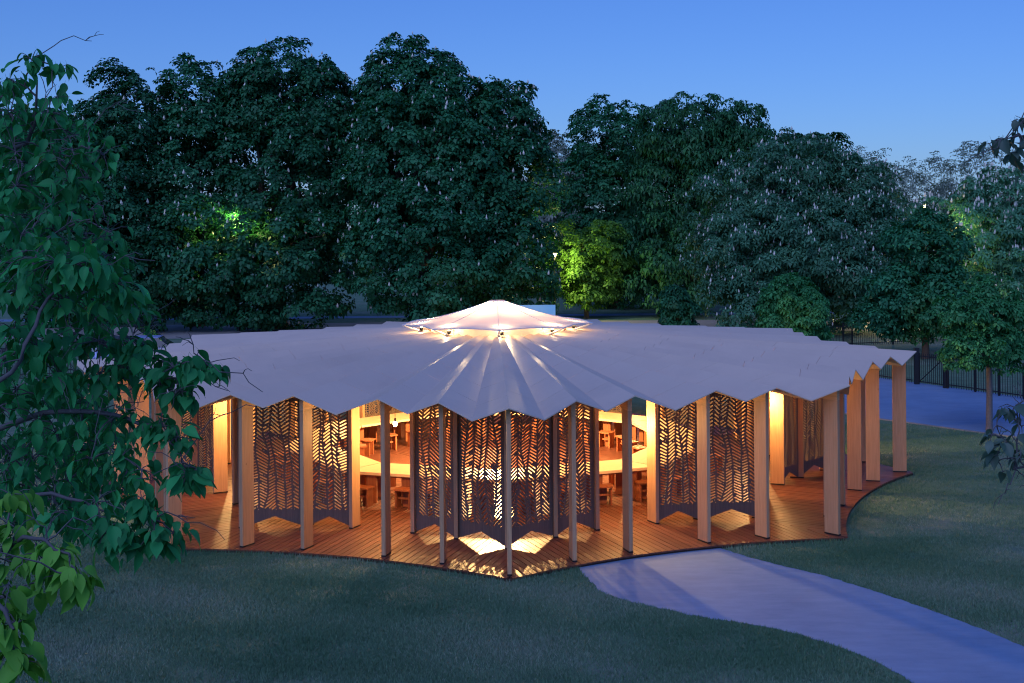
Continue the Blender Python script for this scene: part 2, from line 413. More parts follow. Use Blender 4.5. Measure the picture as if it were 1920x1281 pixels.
# perforated screens: leaf-vein slots cut through plywood
def screen_mesh(wd, ht, seed):
    r = random.Random(seed); polys = []
    apex = 0.235
    outer = [(-wd/2, 0.02), (-wd*0.0, apex), (wd/2, 0.02), (wd/2, ht), (-wd/2, ht)]
    xl, xr, zb, zt = -wd/2 + 0.075, wd/2 - 0.075, 0.385, ht - 0.26
    nst = 6 if wd > 1.1 else 5
    ph = [r.uniform(0, 6.28) for _ in range(nst+1)]; fq = [r.uniform(1.3, 2.6) for _ in range(nst+1)]
    am = [r.uniform(0.15, 0.42) for _ in range(nst+1)]
    def stem(k, z):
        if k == 0: return xl
        if k == nst: return xr
        base = xl + (xr-xl)*k/nst
        return base + (xr-xl)/nst*am[k]*(math.sin(fq[k]*z + ph[k]) + 0.35*math.sin(2.7*fq[k]*z + 2*ph[k]))
    def slot(x0, z0, x1, z1, h):
        L = math.hypot(x1-x0, z1-z0)
        if L < 1e-4: return
        dx, dz = (x1-x0)/L, (z1-z0)/L; nx, nz = -dz, dx
        e = h*0.5; a = 0.3*h
        if L < h: x0 -= dx*(h-L)/2; x1 += dx*(h-L)/2; z0 -= dz*(h-L)/2; z1 += dz*(h-L)/2
        polys.append([(x0+nx*e*0.5, z0+nz*e*0.5), (x0-nx*e*0.5, z0-nz*e*0.5), (x0+dx*a-nx*e, z0+dz*a-nz*e), (x1-dx*a-nx*e, z1-dz*a-nz*e),
                      (x1-nx*e*0.5, z1-nz*e*0.5), (x1+nx*e*0.5, z1+nz*e*0.5), (x1-dx*a+nx*e, z1-dz*a+nz*e), (x0+dx*a+nx*e, z0+dz*a+nz*e)])
    for k in range(nst):
        sgn = 1 if (k + seed) % 2 else -1; z = zb - 0.2 + r.uniform(0, 0.05); base_sl = r.uniform(0.5, 0.85); w0 = r.uniform(0, 6.28)
        while z < zt + 0.2:
            slope = (base_sl + 0.28*math.sin(1.7*z + w0)) * sgn
            xm = (stem(k, z) + stem(k+1, z))/2; xa, xb = xm, xm
            for u in range(40):                      # walk out from the middle to the bounding veins
                x_ = xa - 0.006
                if x_ < stem(k, z + slope*(x_-xm)) + 0.016: break
                xa = x_
            for u in range(40):
                x_ = xb + 0.006
                if x_ > stem(k+1, z + slope*(x_-xm)) - 0.016: break
                xb = x_
            def zz(x): return z + slope*(x-xm)
            while xb - xa > 0.002 and not (zb < zz(xa) < zt): xa += 0.004
            while xb - xa > 0.002 and not (zb < zz(xb) < zt): xb -= 0.004
            if zb < zz((xa+xb)/2) < zt:
                cut = r.random(); wx = xb - xa
                if wx > 0.09 and cut < 0.10:      # a long slot broken into a short one and a dot
                    q = xa + wx*r.uniform(0.55, 0.7); slot(xa, zz(xa), q - 0.012, zz(q - 0.012), 0.030); slot(q + 0.026, zz(q + 0.026), q + 0.03, zz(q + 0.03), 0.021)
                elif wx > 0.07 and cut < 0.17: q = xa + wx*r.uniform(0.15, 0.3); slot(q, zz(q), xb, zz(xb), 0.030)
                else: slot(xa, zz(xa), xb, zz(xb), 0.030 if wx > 0.03 else 0.022)
            z += 0.0615*math.hypot(1, slope)*(1 + 0.1*math.sin(2.3*z + w0))
    # drop slots that come too close to another (corner distance test)
    keep = []; cells = {}
    for p in polys:
        cx_, cz_ = sum(q[0] for q in p)/8, sum(q[1] for q in p)/8; ok = True
        e0, e1 = ((p[0][0]+p[1][0])/2, (p[0][1]+p[1][1])/2), ((p[4][0]+p[5][0])/2, (p[4][1]+p[5][1])/2)
        smp = [(e0[0]*(1-u) + e1[0]*u, e0[1]*(1-u) + e1[1]*u) for u in (0.04, .28, .5, .72, .96)]
        for q in smp:
            for gx in (-1, 0, 1):
                for gz in (-1, 0, 1):
                    for o in cells.get((int(q[0]//0.05)+gx, int(q[1]//0.05)+gz), ()):
                        if (o[0]-q[0])**2 + (o[1]-q[1])**2 < 0.031**2: ok = False
        if ok:
            keep.append(p)
            for q in smp: cells.setdefault((int(q[0]//0.05), int(q[1]//0.05)), []).append(q)
    vs_ = [Vector(p) for p in outer]; es = [(k, (k+1) % 5) for k in range(5)]
    for p in keep:
        n = len(vs_); vs_ += [Vector(q) for q in p]; es += [(n+k, n+(k+1) % 8) for k in range(8)]
    res = geometry.delaunay_2d_cdt(vs_, es, [], 0, 1e-6)
    v2 = res[0]; P2 = np.array([(p.x, p.y) for p in v2]); tri = np.array([f for f in res[2]]); cen = P2[tri].mean(1)
    ok = inside(cen, outer)
    for p in keep:
        q = np.array(p); m = (cen[:, 0] > q[:, 0].min()) & (cen[:, 0] < q[:, 0].max()) & (cen[:, 1] > q[:, 1].min()) & (cen[:, 1] < q[:, 1].max())
        ix = np.nonzero(m)[0]
        if len(ix): ok[ix[inside(cen[ix], p)]] = False
    fs = [list(map(int, f)) for f in tri[ok]]; n = len(v2); t = 0.024
    vv = [(p.x, 0, p.y) for p in v2] + [(p.x, t, p.y) for p in v2]
    ff = [tuple(f) for f in fs] + [tuple(k + n for k in f[::-1]) for f in fs]
    cnt = {}
    for f in fs:
        for a, b in zip(f, f[1:] + f[:1]): cnt[(a, b)] = 1
    for (a, b) in list(cnt):
        if (b, a) not in cnt: ff.append((b, a, a + n, b + n))
    me = bpy.data.meshes.new('screen'); me.from_pydata(vv, [], ff); me.update(); return me
variants = {}
for i in range(NR):
    k = i % 5
    if k == 2: continue
    j = i + 1
    Pa, Pb = pol(ang(i), rad_out[i] - INNER - 0.11), pol(ang(j), rad_out[j % NR] - INNER - 0.11)
    d = Pb - Pa; L = d.length - CT - 0.006; wide = k in (0, 4); vkey = (wide, (i * 7 + i // 5) % 5)
    if vkey not in variants: variants[vkey] = screen_mesh(L, 2.98, 11 + i)
    mid = (Pa + Pb) / 2
    obj('screen', variants[vkey], M['ply'], pav, (mid.x, mid.y, 0.0), math.atan2(d.y, d.x))

# oculus drum, tensile cap, struts and the small floods under it
b = MB(); n = 36
for kx in range(9):
    pt = [pol(40*kx + 40*q/4 + (0.35 if q == 0 else 0), 1.82) for q in range(5)]; pt[-1] = pol(40*kx + 39.65, 1.82)
    bb = MB(); bb.prism([(p.x, p.y, 3.60) for p in pt] + [(p.x*0.985, p.y*0.985, 3.60) for p in pt[::-1]],
                        [(p.x, p.y, 3.93) for p in pt] + [(p.x*0.985, p.y*0.985, 3.93) for p in pt[::-1]])
    bb.build('drum_panel', M['drum'], pav)
cap = empty('canopy', (0, 0, 0), 0, pav)
v, f, ns, nth = [], [], 14, 72
for a in range(nth):
    t = 360*a/nth; u = abs(((t + 20) % 40) - 20) / 20      # 0 at a corner, 1 halfway
    e = u if True else 0
    rr_ = 2.62*(1 - 0.085*(1 - (1-e)**2)**0.9 * 1.0) if e > 0 else 2.62
    zr = 3.865 + 0.035*math.sin(math.pi*min(e, 1)/2)
    for q in range(ns+1):
        s = q/ns; r = 0.2 + (rr_ - 0.2)*s; z = zr + (4.47 - zr)*(1-s)**1.5 - 0.018*math.sin(math.pi*s)*(e*2-1)
        v.append(pol(t, r, z))
for a in range(nth):
    for q in range(ns): f.append((a*(ns+1)+q, a*(ns+1)+q+1, ((a+1) % nth)*(ns+1)+q+1, ((a+1) % nth)*(ns+1)+q))
me = bpy.data.meshes.new('membrane'); me.from_pydata([tuple(p) for p in v], [], f); me.polygons.foreach_set('use_smooth', [True]*len(f)); me.update()
obj('membrane', me, M['fabric'], cap)
for kx in range(9):
    sm = MB(); sm.tube([v[kx*8*(ns+1)+q] + Vector((0, 0, 0.004)) for q in range(ns+1)], 0.007, 4, False); sm.build('seam', M['steel'], cap)
hem = MB(); hem.tube([v[a*(ns+1)+ns] for a in range(nth)] + [v[ns]], 0.014, 5, False); hem.build('hem', M['steel'], cap)
top = MB(); top.lathe([(0.0, 4.462), (0.21, 4.455), (0.23, 4.47), (0.2, 4.485), (0.0, 4.488)], 18); top.build('crown_ring', M['fabric'], cap)
ml = MB(); ml.lathe([(0.0, 3.78), (0.05, 3.79), (0.07, 3.86), (0.05, 3.93), (0.03, 3.95)], 12); mlo = ml.build('added_cap_lamp', M['flood'], cap)  # unseen lamp, added with the point lights below to make the membrane glow
for q in range(3):
    L = bpy.data.lights.new('added_cap_light', 'POINT'); L.energy = 105; L.color = (1.0, 0.74, 0.40); L.shadow_soft_size = 0.06
    lo = bpy.data.objects.new('added_cap_light', L); col.objects.link(lo); lo.parent = cap; lo.location = pol(60 + 120*q, 0.35, 3.85)
mast = MB(); mast.tube([(0, 0, 3.5), (0, 0, 4.47)], 0.03, 8); mast.build('mast', M['steel'], cap)
for kx in range(9):
    p1 = pol(40*kx, 2.60, 3.86); p0 = pol(40*kx, 2.14, ridge_z(0, 2.14) + 0.01)
    sb = MB(); sb.tube([p0, p1], [0.026, 0.020], 6); st = sb.build('strut', M['steel'], pav)
    fb = MB(); fb.tube([p0 + Vector((0, 0, -0.01)), p0 + Vector((0, 0, 0.03))], 0.05, 8); fb.build('foot', M['steel'], st)
    pl = pol(40*kx + 2.2, 2.10, ridge_z(0, 2.10) + 0.075)
    lb = MB(); lb.lathe([(0.02, -0.06), (0.045, -0.04), (0.05, 0.02), (0.035, 0.04)], 10, pl); fl = lb.build('flood_lamp', M['black'], pav)
    lb = MB(); lb.lathe([(0.0, 0.041), (0.033, 0.042), (0.02, 0.052)], 10, pl); lb.build('lens', M['flood'], fl)
    L = bpy.data.lights.new('flood_light', 'POINT'); L.energy = 24; L.color = (1.0, 0.70, 0.36); L.shadow_soft_size = 0.03
    lo = bpy.data.objects.new('flood_light', L); col.objects.link(lo); lo.parent = pav; lo.location = pl + Vector((0, 0, 0.085))

# ------------------------------------------------------------------ lamps inside
def pendant(t, r, z, ztop, power, label, size=0.05, name='pendant_lamp', soft=0.06):
    p = PC + pol(t, r); o = empty(name, (p.x, p.y, 0))
    MB().tube([(0, 0, z + size), (0, 0, ztop)], 0.007, 5).build('cord', M['black'], o)
    MB().lathe([(0.012, z + size*2.6), (0.024, z + size*2.4), (0.026, z + size*1.2), (0.012, z + size)], 10).build('socket', M['black'], o)
    MB().lathe([(0.0, z - size*1.2), (size*0.7, z - size*0.85), (size, z), (size*0.7, z + size*0.8), (size*0.3, z + size*1.15), (0.0, z + size*1.2)], 12).build('bulb', M['warm_bulb'], o, smooth=True)
    L = bpy.data.lights.new('bulb_light', 'POINT'); L.energy = power; L.color = (1.0, 0.58, 0.21); L.shadow_soft_size = soft
    lo = bpy.data.objects.new('bulb_light', L); col.objects.link(lo); lo.parent = o; lo.location = (0, 0, z - size*1.2 - soft - 0.02)
    return tag(o, label, 'lamp', 'bulbs hung inside the pavilion')
cl_ = pendant(0, 0.0, 2.75, 3.5, 5200, 'large glowing bulb under an added dish reflector, hung at the very centre of the pavilion', 0.14, soft=0.12)
MB().lathe([(0.56, 2.70), (0.57, 2.705), (0.30, 2.97), (0.05, 3.08), (0.04, 3.06), (0.29, 2.95)], 28).build('blocker', M['steel'], cl_)  # unseen dish, added to keep the bulb's light off the cap
bayname = ['near right doorway, right of the frontmost column', 'right side doorway', 'far right doorway', 'back doorway right of centre', 'back doorway at the centre line',
           'back doorway left of centre', 'far left doorway', 'left side doorway', 'near left doorway, left of the frontmost column']
for s in range(9):
    pendant(40*s + 21.5, 7.4, 2.25, 2.99, 200, 'bare glowing bulb on a cord inside the ' + bayname[s])

# ------------------------------------------------------------------ table ring and stools
for s in range(9):
    t0, t1 = 40*s, 40*s + 40; o = empty('table', PC + pol(t0 + 20, 5.0)); base = pol(t0 + 20, 5.0)
    g = 0.15
    q = [pol(t0 + g, 4.55), pol(t0 + g, 5.78), pol(t1 - g, 5.78), pol(t1 - g, 4.55)]
    q = [p - base for p in q]
    rzs = R_(t0 + 20 + PH)
    rot = Matrix.Rotation(-rzs, 3, 'Z'); q = [rot @ p for p in q]; o.rotation_euler = (0, 0, rzs)
    MB().prism([(p.x, p.y, 0.68) for p in q], [(p.x, p.y, 0.745) for p in q]).build('tabletop', M['table'], o)
    for lx in (-1.35, -0.45, 0.45, 1.35):
        for ly in (-0.28, 0.32): MB().box(lx - 0.13, lx + 0.13, ly - 0.03, ly + 0.03, 0, 0.68).build('leg', M['stool'], o)
    for ly in (-0.28, 0.32): MB().box(-1.3, 1.3, ly - 0.02, ly + 0.02, 0.62, 0.679).build('apron', M['stool'], o)
    tag(o, 'section of the pale ring table behind the ' + bayname[s], 'table', 'sections of the ring table')
def make_stool():
    o = empty('stool')
    q = [(-0.2, -0.17), (0.2, -0.17), (0.235, 0.0), (0.2, 0.17), (-0.2, 0.17), (-0.235, 0.0)]
    MB().prism([(x, y, 0.415) for x, y in q], [(x, y, 0.45) for x, y in q]).build('seat', M['stool'], o)
    MB().box(-0.19, -0.15, -0.12, 0.12, 0, 0.415).build('leg', M['stool'], o)
    MB().box(0.15, 0.19, -0.12, 0.12, 0, 0.415).build('leg', M['stool'], o)
    MB().box(-0.1, 0.1, 0.1, 0.135, 0, 0.415).build('leg', M['stool'], o)
    MB().box(-0.15, 0.15, -0.02, 0.02, 0.2, 0.25).build('stretcher', M['stool'], o)
    return o
proto = make_stool(); first = True
shortbay = ['near right doorway', 'right side doorway', 'far right doorway', 'back doorway right of centre', 'back doorway at the centre',
            'back doorway left of centre', 'far left doorway', 'left side doorway', 'near left doorway']
ordn = ['first', 'second', 'third', 'fourth']
for s in range(9):
    for ring, rr_, n in (('outer', 6.0, 4), ('inner', 4.1, 3)):
        for j in range(n):
            t = 40*s + 40*(j + 0.5)/n + random.uniform(-1.2, 1.2); r = rr_*math.cos(R_(20))/math.cos(R_(t - 40*s - 20)) + random.uniform(-0.12, 0.12)
            o = proto if first else copy_tree(proto); first = False
            o.location = PC + pol(t, r); o.rotation_euler = (0, 0, R_(40*s + 20 + PH) + (math.pi if ring == 'inner' else 0) + random.uniform(-0.3, 0.3))
            tag(o, f'{ordn[j]} red-brown stool on the {ring} table edge by the {shortbay[s]}', 'stool', 'stools around the ring table')

# ------------------------------------------------------------------ trees
def unit(v): return v / (np.linalg.norm(v, axis=1, keepdims=True) + 1e-9)
def crown_arrays(lobes, seed, bough_r, per_bough, leaf, nleaf=5, density=1.0, droop=0.22, wide=0.5, inner=0.25):
    """leaf clusters spread over many boughs; lobes: (centre xyz, radii xyz)"""
    r = np.random.default_rng(seed); P, N = [], []
    for c, rad in lobes:
        c, rad = np.array(c, float), np.array(rad, float)
        area = 4*math.pi*((rad[0]*rad[1])**1.6/3 + (rad[0]*rad[2])**1.6/3 + (rad[1]*rad[2])**1.6/3)**(1/1.6)
        nbg = max(10, int(density*area/(bough_r**2*1.35)))
        k = np.arange(nbg) + 0.5; phi = np.arccos(1 - 2*k/nbg); th = math.pi*(1+5**0.5)*k + r.uniform(0, 6)
        dirs = np.stack([np.cos(th)*np.sin(phi), np.sin(th)*np.sin(phi), np.cos(phi)], 1) + r.normal(0, 0.09, (nbg, 3)); dirs = unit(dirs)
        u = np.where(r.random(nbg) < inner, r.uniform(0.45, 0.8, nbg), r.uniform(0.82, 1.13, nbg))
        bc = c + dirs*rad*u[:, None]
        br = bough_r*r.uniform(0.6, 1.35, nbg)
        spr = r.random(nbg) < 0.16; bc[spr] = c + dirs[spr]*rad*r.uniform(1.1, 1.28, spr.sum())[:, None]; br[spr] *= 0.5
        for b_, d_, R__ in zip(bc, dirs, br):
            m = int(per_bough*(R__/bough_r)**2*r.uniform(0.75, 1.2)); q = unit(r.normal(0, 1, (m, 3)) + d_*0.7 + np.array([0, 0, 0.5]))
            rr2 = R__*r.uniform(0.55, 1.05, m)[:, None]
            P.append(b_ + q*rr2*np.array([1, 1, 0.62]) - np.array([0, 0, 0.25])*(np.hypot(q[:, 0], q[:, 1])**2*R__)[:, None])
            N.append(unit(q*0.6 + d_*0.35 + np.array([0, 0, 0.75]) + r.normal(0, 0.3, (m, 3))))
    P, N = np.concatenate(P), np.concatenate(N); n = len(P)
    a = unit(np.cross(N, r.normal(0, 1, (n, 3)))); b = np.cross(N, a); sz = leaf*r.uniform(0.7, 1.25, n); tone = r.random(n)
    V, F, T = [], [], []
    for j in range(nleaf):
        th = 2*math.pi*(j + r.uniform(-0.2, 0.2, n))/nleaf; d = a*np.cos(th)[:, None] + b*np.sin(th)[:, None]; s = np.cross(N, d)
        L = (sz*r.uniform(0.75, 1.1, n))[:, None]; down = np.array([0, 0, -1.0])
        p0 = P + d*L*0.08; mid = P + d*L*0.6 + N*L*0.05; tip = P + d*L*0.98 - N*L*0.1 + down*L*droop
        q = np.stack([p0, mid + s*L*wide*0.5, tip, mid - s*L*wide*0.5], 1)
        base = len(V)*4*n; V.append(q.reshape(-1, 3)); F.append(np.arange(4*n).reshape(n, 4) + base); T.append(np.clip(tone + r.normal(0, 0.15, n), 0, 1))
    return np.concatenate(V), np.concatenate(F), np.concatenate(T), P, N

def blossom_mesh(P, N, seed, count, h=0.26):
    r = np.random.default_rng(seed); w_ = np.clip(N[:, 2], 0.02, 1)**1.5; ix = r.choice(len(P), count, False, w_/w_.sum())
    V, F = [], []
    for p in P[ix]:
        hh = h*r.uniform(0.7, 1.25); rd = hh*0.27; n0 = len(V); p = p + np.array([0, 0, 0.10])
        lean = r.normal(0, 0.08, 2)
        for z, k in ((0, 0.6), (0.3, 1.0), (0.7, 0.55)):
            for q in range(4):
                a = q*1.571 + z; V.append((p[0]+rd*k*math.cos(a)+lean[0]*z*hh, p[1]+rd*k*math.sin(a)+lean[1]*z*hh, p[2]+z*hh))
        V.append((p[0]+lean[0]*hh, p[1]+lean[1]*hh, p[2]+hh))
        for l in range(2):
            for q in range(4): F.append((n0+l*4+q, n0+l*4+(q+1) % 4, n0+l*4+4+(q+1) % 4, n0+l*4+4+q))
        for q in range(4): F.append((n0+8+q, n0+8+(q+1) % 4, n0+12, n0+12))
    me = bpy.data.meshes.new('blossom'); me.from_pydata(V, [], [f if f[2] != f[3] else f[:3] for f in F]); me.update(); return me

M['chestnut'] = m_leaf('chestnut_leaf', (0.013, 0.082, 0.036), (0.042, 0.215, 0.088), 0.22)
M['maple'] = m_leaf('young_leaf', (0.025, 0.135, 0.045), (0.070, 0.32, 0.11), 0.3)
M['lime'] = m_leaf('lime_leaf', (0.014, 0.078, 0.032), (0.044, 0.19, 0.070), 0.25)
M['dull'] = m_leaf('hazed_grey_leaf', (0.14, 0.18, 0.15), (0.25, 0.30, 0.25), 0.25)  # grey leaf colour lightened to paint in the haze of distance
M['lime_bright'] = m_leaf('lamplit_lime_leaf', (0.065, 0.17, 0.03), (0.15, 0.34, 0.06), 0.35)  # lamp glow partly painted in as a brighter yellow-green leaf colour
M['pale_chestnut'] = m_leaf('flowering_chestnut_leaf', (0.045, 0.155, 0.082), (0.12, 0.34, 0.18), 0.22)
M['blossom'] = m_plain('pale_blossom', (0.72, 0.66, 0.56), 0.8)

def limb(mb, a, b, r0, r1, seed, n=6, sag=0.12):
    r = random.Random(seed); a, b = Vector(a), Vector(b); L = (b-a).length; pts = []
    for k in range(n+1):
        t = k/n; j = sag*L*math.sin(math.pi*t)
        pts.append(a.lerp(b, t) + Vector((r.uniform(-1, 1)*0.05*L*min(t*3, 1), r.uniform(-1, 1)*0.05*L*min(t*3, 1), -j*0.3 + j*0.8)))
    mb.tube(pts, [r0 + (r1-r0)*k/n for k in range(n+1)], 7); return pts

def tree(name, base, lobes, label, leafmat, seed, trunk_r=0.35, bark='bark', bough=1.1, per=60, leaf=0.3, nleaf=5, density=1.0, flowers=0, group=None, droop=0.22, wide=0.5, inner=0.25, bl_h=0.26):
    """base: world xyz; lobes in world coordinates"""
    B = Vector(base); o = empty(name, B)
    loc = [((c[0]-B.x, c[1]-B.y, c[2]-B.z), rd) for c, rd in lobes]
    zmin = min(c[2]-rd[2] for c, rd in loc); zmax = max(c[2]+rd[2] for c, rd in loc)
    tb = MB(); split = Vector((0, 0, max(zmin + (zmax-zmin)*0.22, 1.0)))
    mid_ = Vector((random.uniform(-.3, .3)*trunk_r, random.uniform(-.3, .3)*trunk_r, split.z*0.5))
    tb.tube([(0, 0, -0.15), (0, 0, 0.15), mid_, split, split + Vector((0, 0, (zmax-split.z)*0.45))], [trunk_r*1.5, trunk_r*1.15, trunk_r, trunk_r*0.85, trunk_r*0.3], 10)
    tr_o = tb.build('trunk', M[bark], o, smooth=True)
    lb = MB(); r = random.Random(seed)
    for q, (c, rd) in enumerate(loc):
        pts = limb(lb, split - Vector((0, 0, r.uniform(0, 0.25)*split.z)), (c[0], c[1], c[2] + rd[2]*0.25), trunk_r*0.5, trunk_r*0.12, seed+q)
        for z_ in range(5):
            d = Vector((r.gauss(0, 1), r.gauss(0, 1), r.gauss(0.3, 0.6))).normalized()
            limb(lb, pts[r.randint(2, 5)], (c[0]+d.x*rd[0]*0.85, c[1]+d.y*rd[1]*0.85, c[2]+d.z*rd[2]*0.85), trunk_r*0.2, trunk_r*0.04, seed+q*9+z_, 5)
    lb.build('limbs', M[bark], o, smooth=True)
    V, F, T, P, N = crown_arrays(loc, seed, bough, per, leaf, nleaf, density, droop, wide, inner)
    cr = obj('crown', mesh_np('crown', V, F, rnd=T), M[leafmat], o)
    if flowers:
        fo = obj('blossom', blossom_mesh(P, N, seed, flowers, bl_h), M['blossom'], cr); fo['kind'] = 'stuff'
    return tag(o, label, 'tree', group), len(F)

def lobe(px, py, d, wpx, hpx, depth=None):
    """an ellipsoid of foliage seen at a place with a width and height in picture pixels"""
    c = at(px, py, d); k = d/F_PX; rx, rz = wpx/2*k, hpx/2*k
    return ((c.x, c.y, c.z), (rx, depth or max(rx, 0.5*(rx+rz))*0.9, rz))
def foot(px, d):
    p = at(px, 600, d); return (p.x, d, GZ)
NT_ = 0
def T_(*a, **k):
    global NT_
    o, n = tree(*a, **k); NT_ += n; return o
G1 = 'row of tall chestnuts on the left'
CH = dict(bough=0.98, per=58, leaf=0.31, nleaf=3, wide=0.72, density=0.92, group=G1)
T_('chestnut_tree', foot(120, 86), [lobe(110, 420, 86, 200, 380), lobe(90, 330, 86, 140, 220), lobe(150, 300, 87, 90, 150)], 'leftmost chestnut, lower and half hidden by the foreground branches', 'chestnut', 21, 0.45, flowers=120, **{**CH, 'density': 0.8})
T_('chestnut_tree', foot(228, 80), [lobe(235, 235, 82, 140, 200), lobe(215, 400, 80, 190, 300), lobe(270, 490, 79, 170, 220), lobe(180, 330, 81, 90, 200)], 'chestnut with a broad dark trunk standing second from the left', 'chestnut', 22, 0.6, flowers=270, **CH)
T_('chestnut_tree', foot(372, 84), [lobe(362, 215, 84, 120, 180), lobe(370, 340, 83, 170, 260), lobe(380, 480, 80, 190, 220)], 'chestnut with a narrow rounded top, lamplight glowing at its right flank', 'chestnut', 23, 0.45, flowers=330, **CH)
T_('chestnut_tree', foot(520, 82), [lobe(535, 185, 84, 190, 190), lobe(600, 230, 84, 130, 200), lobe(545, 340, 83, 250, 280), lobe(535, 490, 80, 240, 230), lobe(470, 200, 84, 90, 150)], 'wide three-peaked chestnut left of the tallest one', 'chestnut', 24, 0.6, flowers=510, **CH)
T_('chestnut_tree', foot(790, 80), [lobe(765, 165, 82, 170, 160), lobe(835, 215, 81, 190, 160), lobe(790, 320, 80, 260, 270), lobe(800, 470, 78, 270, 250), lobe(880, 330, 80, 150, 260), lobe(705, 250, 82, 80, 180)], 'tallest chestnut, directly behind the white canopy', 'chestnut', 25, 0.65, flowers=690, **CH)
T_('chestnut_tree', foot(955, 81), [lobe(950, 240, 82, 120, 170), lobe(965, 350, 81, 130, 230), lobe(955, 480, 79, 160, 210)], 'chestnut at the right end of the left row, sloping down to the right', 'chestnut', 26, 0.45, flowers=360, **CH)
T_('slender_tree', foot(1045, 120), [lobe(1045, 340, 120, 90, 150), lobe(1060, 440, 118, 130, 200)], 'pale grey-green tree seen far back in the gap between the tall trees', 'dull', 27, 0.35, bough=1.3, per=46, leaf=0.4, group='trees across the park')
T_('tall_tree', foot(1148, 100), [lobe(1150, 265, 100, 130, 140), lobe(1140, 380, 100, 150, 220), lobe(1165, 490, 99, 160, 160)], 'tall narrow dark tree just right of the gap', 'chestnut', 28, 0.45, bough=1.1, per=58, leaf=0.34, nleaf=3, wide=0.7, group='trees across the park')
T_('tall_tree', foot(1300, 92), [lobe(1290, 260, 92, 170, 140), lobe(1385, 262, 92, 90, 130), lobe(1285, 370, 92, 200, 220), lobe(1270, 490, 90, 200, 180), lobe(1350, 350, 92, 130, 200)], 'tall dark lime with two rounded tops right of the gap', 'lime', 29, 0.5, bough=1.1, per=60, leaf=0.31, nleaf=3, wide=0.62, group='trees across the park', droop=0.6)
T_('chestnut_tree', foot(1530, 98), [lobe(1510, 300, 98, 130, 90), lobe(1470, 330, 98, 140, 120)], 'dark tree top showing behind the flowering chestnut', 'chestnut', 30, 0.4, bough=1.2, per=54, leaf=0.4, group='trees across the park')
T_('flowering_chestnut', foot(1500, 74), [lobe(1480, 350, 75, 220, 170), lobe(1390, 400, 75, 160, 160), lobe(1580, 400, 75, 190, 200), lobe(1500, 460, 74, 360, 210), lobe(1420, 545, 72, 170, 130), lobe(1580, 520, 73, 220, 170)], 'broad domed chestnut covered in pale blossom behind the roof', 'pale_chestnut', 31, 0.55, bough=0.9, per=62, leaf=0.29, nleaf=4, wide=0.42, flowers=2800, group='flowering chestnuts', bl_h=0.21)
T_('flowering_chestnut', foot(1830, 84), [lobe(1790, 470, 84, 260, 180), lobe(1880, 420, 83, 150, 190), lobe(1905, 520, 82, 160, 200)], 'chestnut in blossom at the right edge with a lamp shining through', 'pale_chestnut', 32, 0.5, bough=0.95, per=58, leaf=0.31, nleaf=4, wide=0.42, flowers=1600, group='flowering chestnuts', bl_h=0.28)
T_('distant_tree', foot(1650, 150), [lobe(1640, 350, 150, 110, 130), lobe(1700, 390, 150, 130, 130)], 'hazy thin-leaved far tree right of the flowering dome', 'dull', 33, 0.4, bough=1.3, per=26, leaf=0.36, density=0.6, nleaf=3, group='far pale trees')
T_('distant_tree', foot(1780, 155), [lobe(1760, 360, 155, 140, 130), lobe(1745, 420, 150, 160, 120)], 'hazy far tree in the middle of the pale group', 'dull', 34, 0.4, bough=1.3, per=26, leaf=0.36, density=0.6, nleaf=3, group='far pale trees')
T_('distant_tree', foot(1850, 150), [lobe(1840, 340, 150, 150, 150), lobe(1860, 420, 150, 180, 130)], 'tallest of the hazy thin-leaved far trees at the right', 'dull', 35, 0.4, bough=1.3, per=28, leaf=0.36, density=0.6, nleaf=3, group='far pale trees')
T_('park_tree', foot(1735, 59.7), [lobe(1740, 470, 60, 120, 130), lobe(1690, 540, 60, 110, 90), lobe(1765, 560, 59, 140, 100), lobe(1655, 590, 60, 90, 50), lobe(1715, 600, 60, 80, 50)], 'mid-sized dark green tree beside the railings, trunk on the lawn', 'chestnut', 36, 0.16, bough=0.7, per=58, leaf=0.24, nleaf=3, wide=0.6, group='small trees around the pavilion')
T_('park_tree', (15.07, 38.57, GZ), [lobe(1862, 590, 38.6, 110, 80), lobe(1800, 588, 38.4, 75, 55), lobe(1825, 650, 38.2, 110, 60), lobe(1890, 645, 38.9, 80, 100), lobe(1855, 540, 38.8, 70, 60), lobe(1905, 590, 38.6, 60, 70)], 'young leafy tree with a slim grey trunk at the edge of the right-hand path', 'maple', 37, 0.09, 'pale_bark', bough=0.32, per=30, leaf=0.15, nleaf=4, wide=0.55, density=0.62, inner=0.4, group='small trees around the pavilion')
T_('park_tree', foot(1490, 52), [lobe(1488, 570, 52, 95, 100), lobe(1500, 612, 52, 70, 50), lobe(1460, 590, 52, 60, 60)], 'small bright green tree poking above the back edge of the roof', 'maple', 38, 0.09, 'pale_bark', bough=0.5, per=50, leaf=0.2, group='small trees around the pavilion')
T_('park_tree', foot(1270, 54), [lobe(1272, 590, 54, 62, 50), lobe(1262, 560, 54, 30, 40)], 'smallest dark sapling just above the roof right of the canopy', 'chestnut', 39, 0.07, bough=0.4, per=44, leaf=0.19, group='small trees around the pavilion')
T_('park_tree', foot(1100, 88), [lobe(1085, 470, 88, 120, 100), lobe(1130, 490, 89, 100, 130), lobe(1095, 530, 88, 110, 80)], 'small tree lit yellow-green by a park lamp, right of the white canopy', 'lime_bright', 40, 0.16, bough=0.75, per=46, leaf=0.27, nleaf=3, wide=0.65, density=0.75, inner=0.4, group='trees across the park')

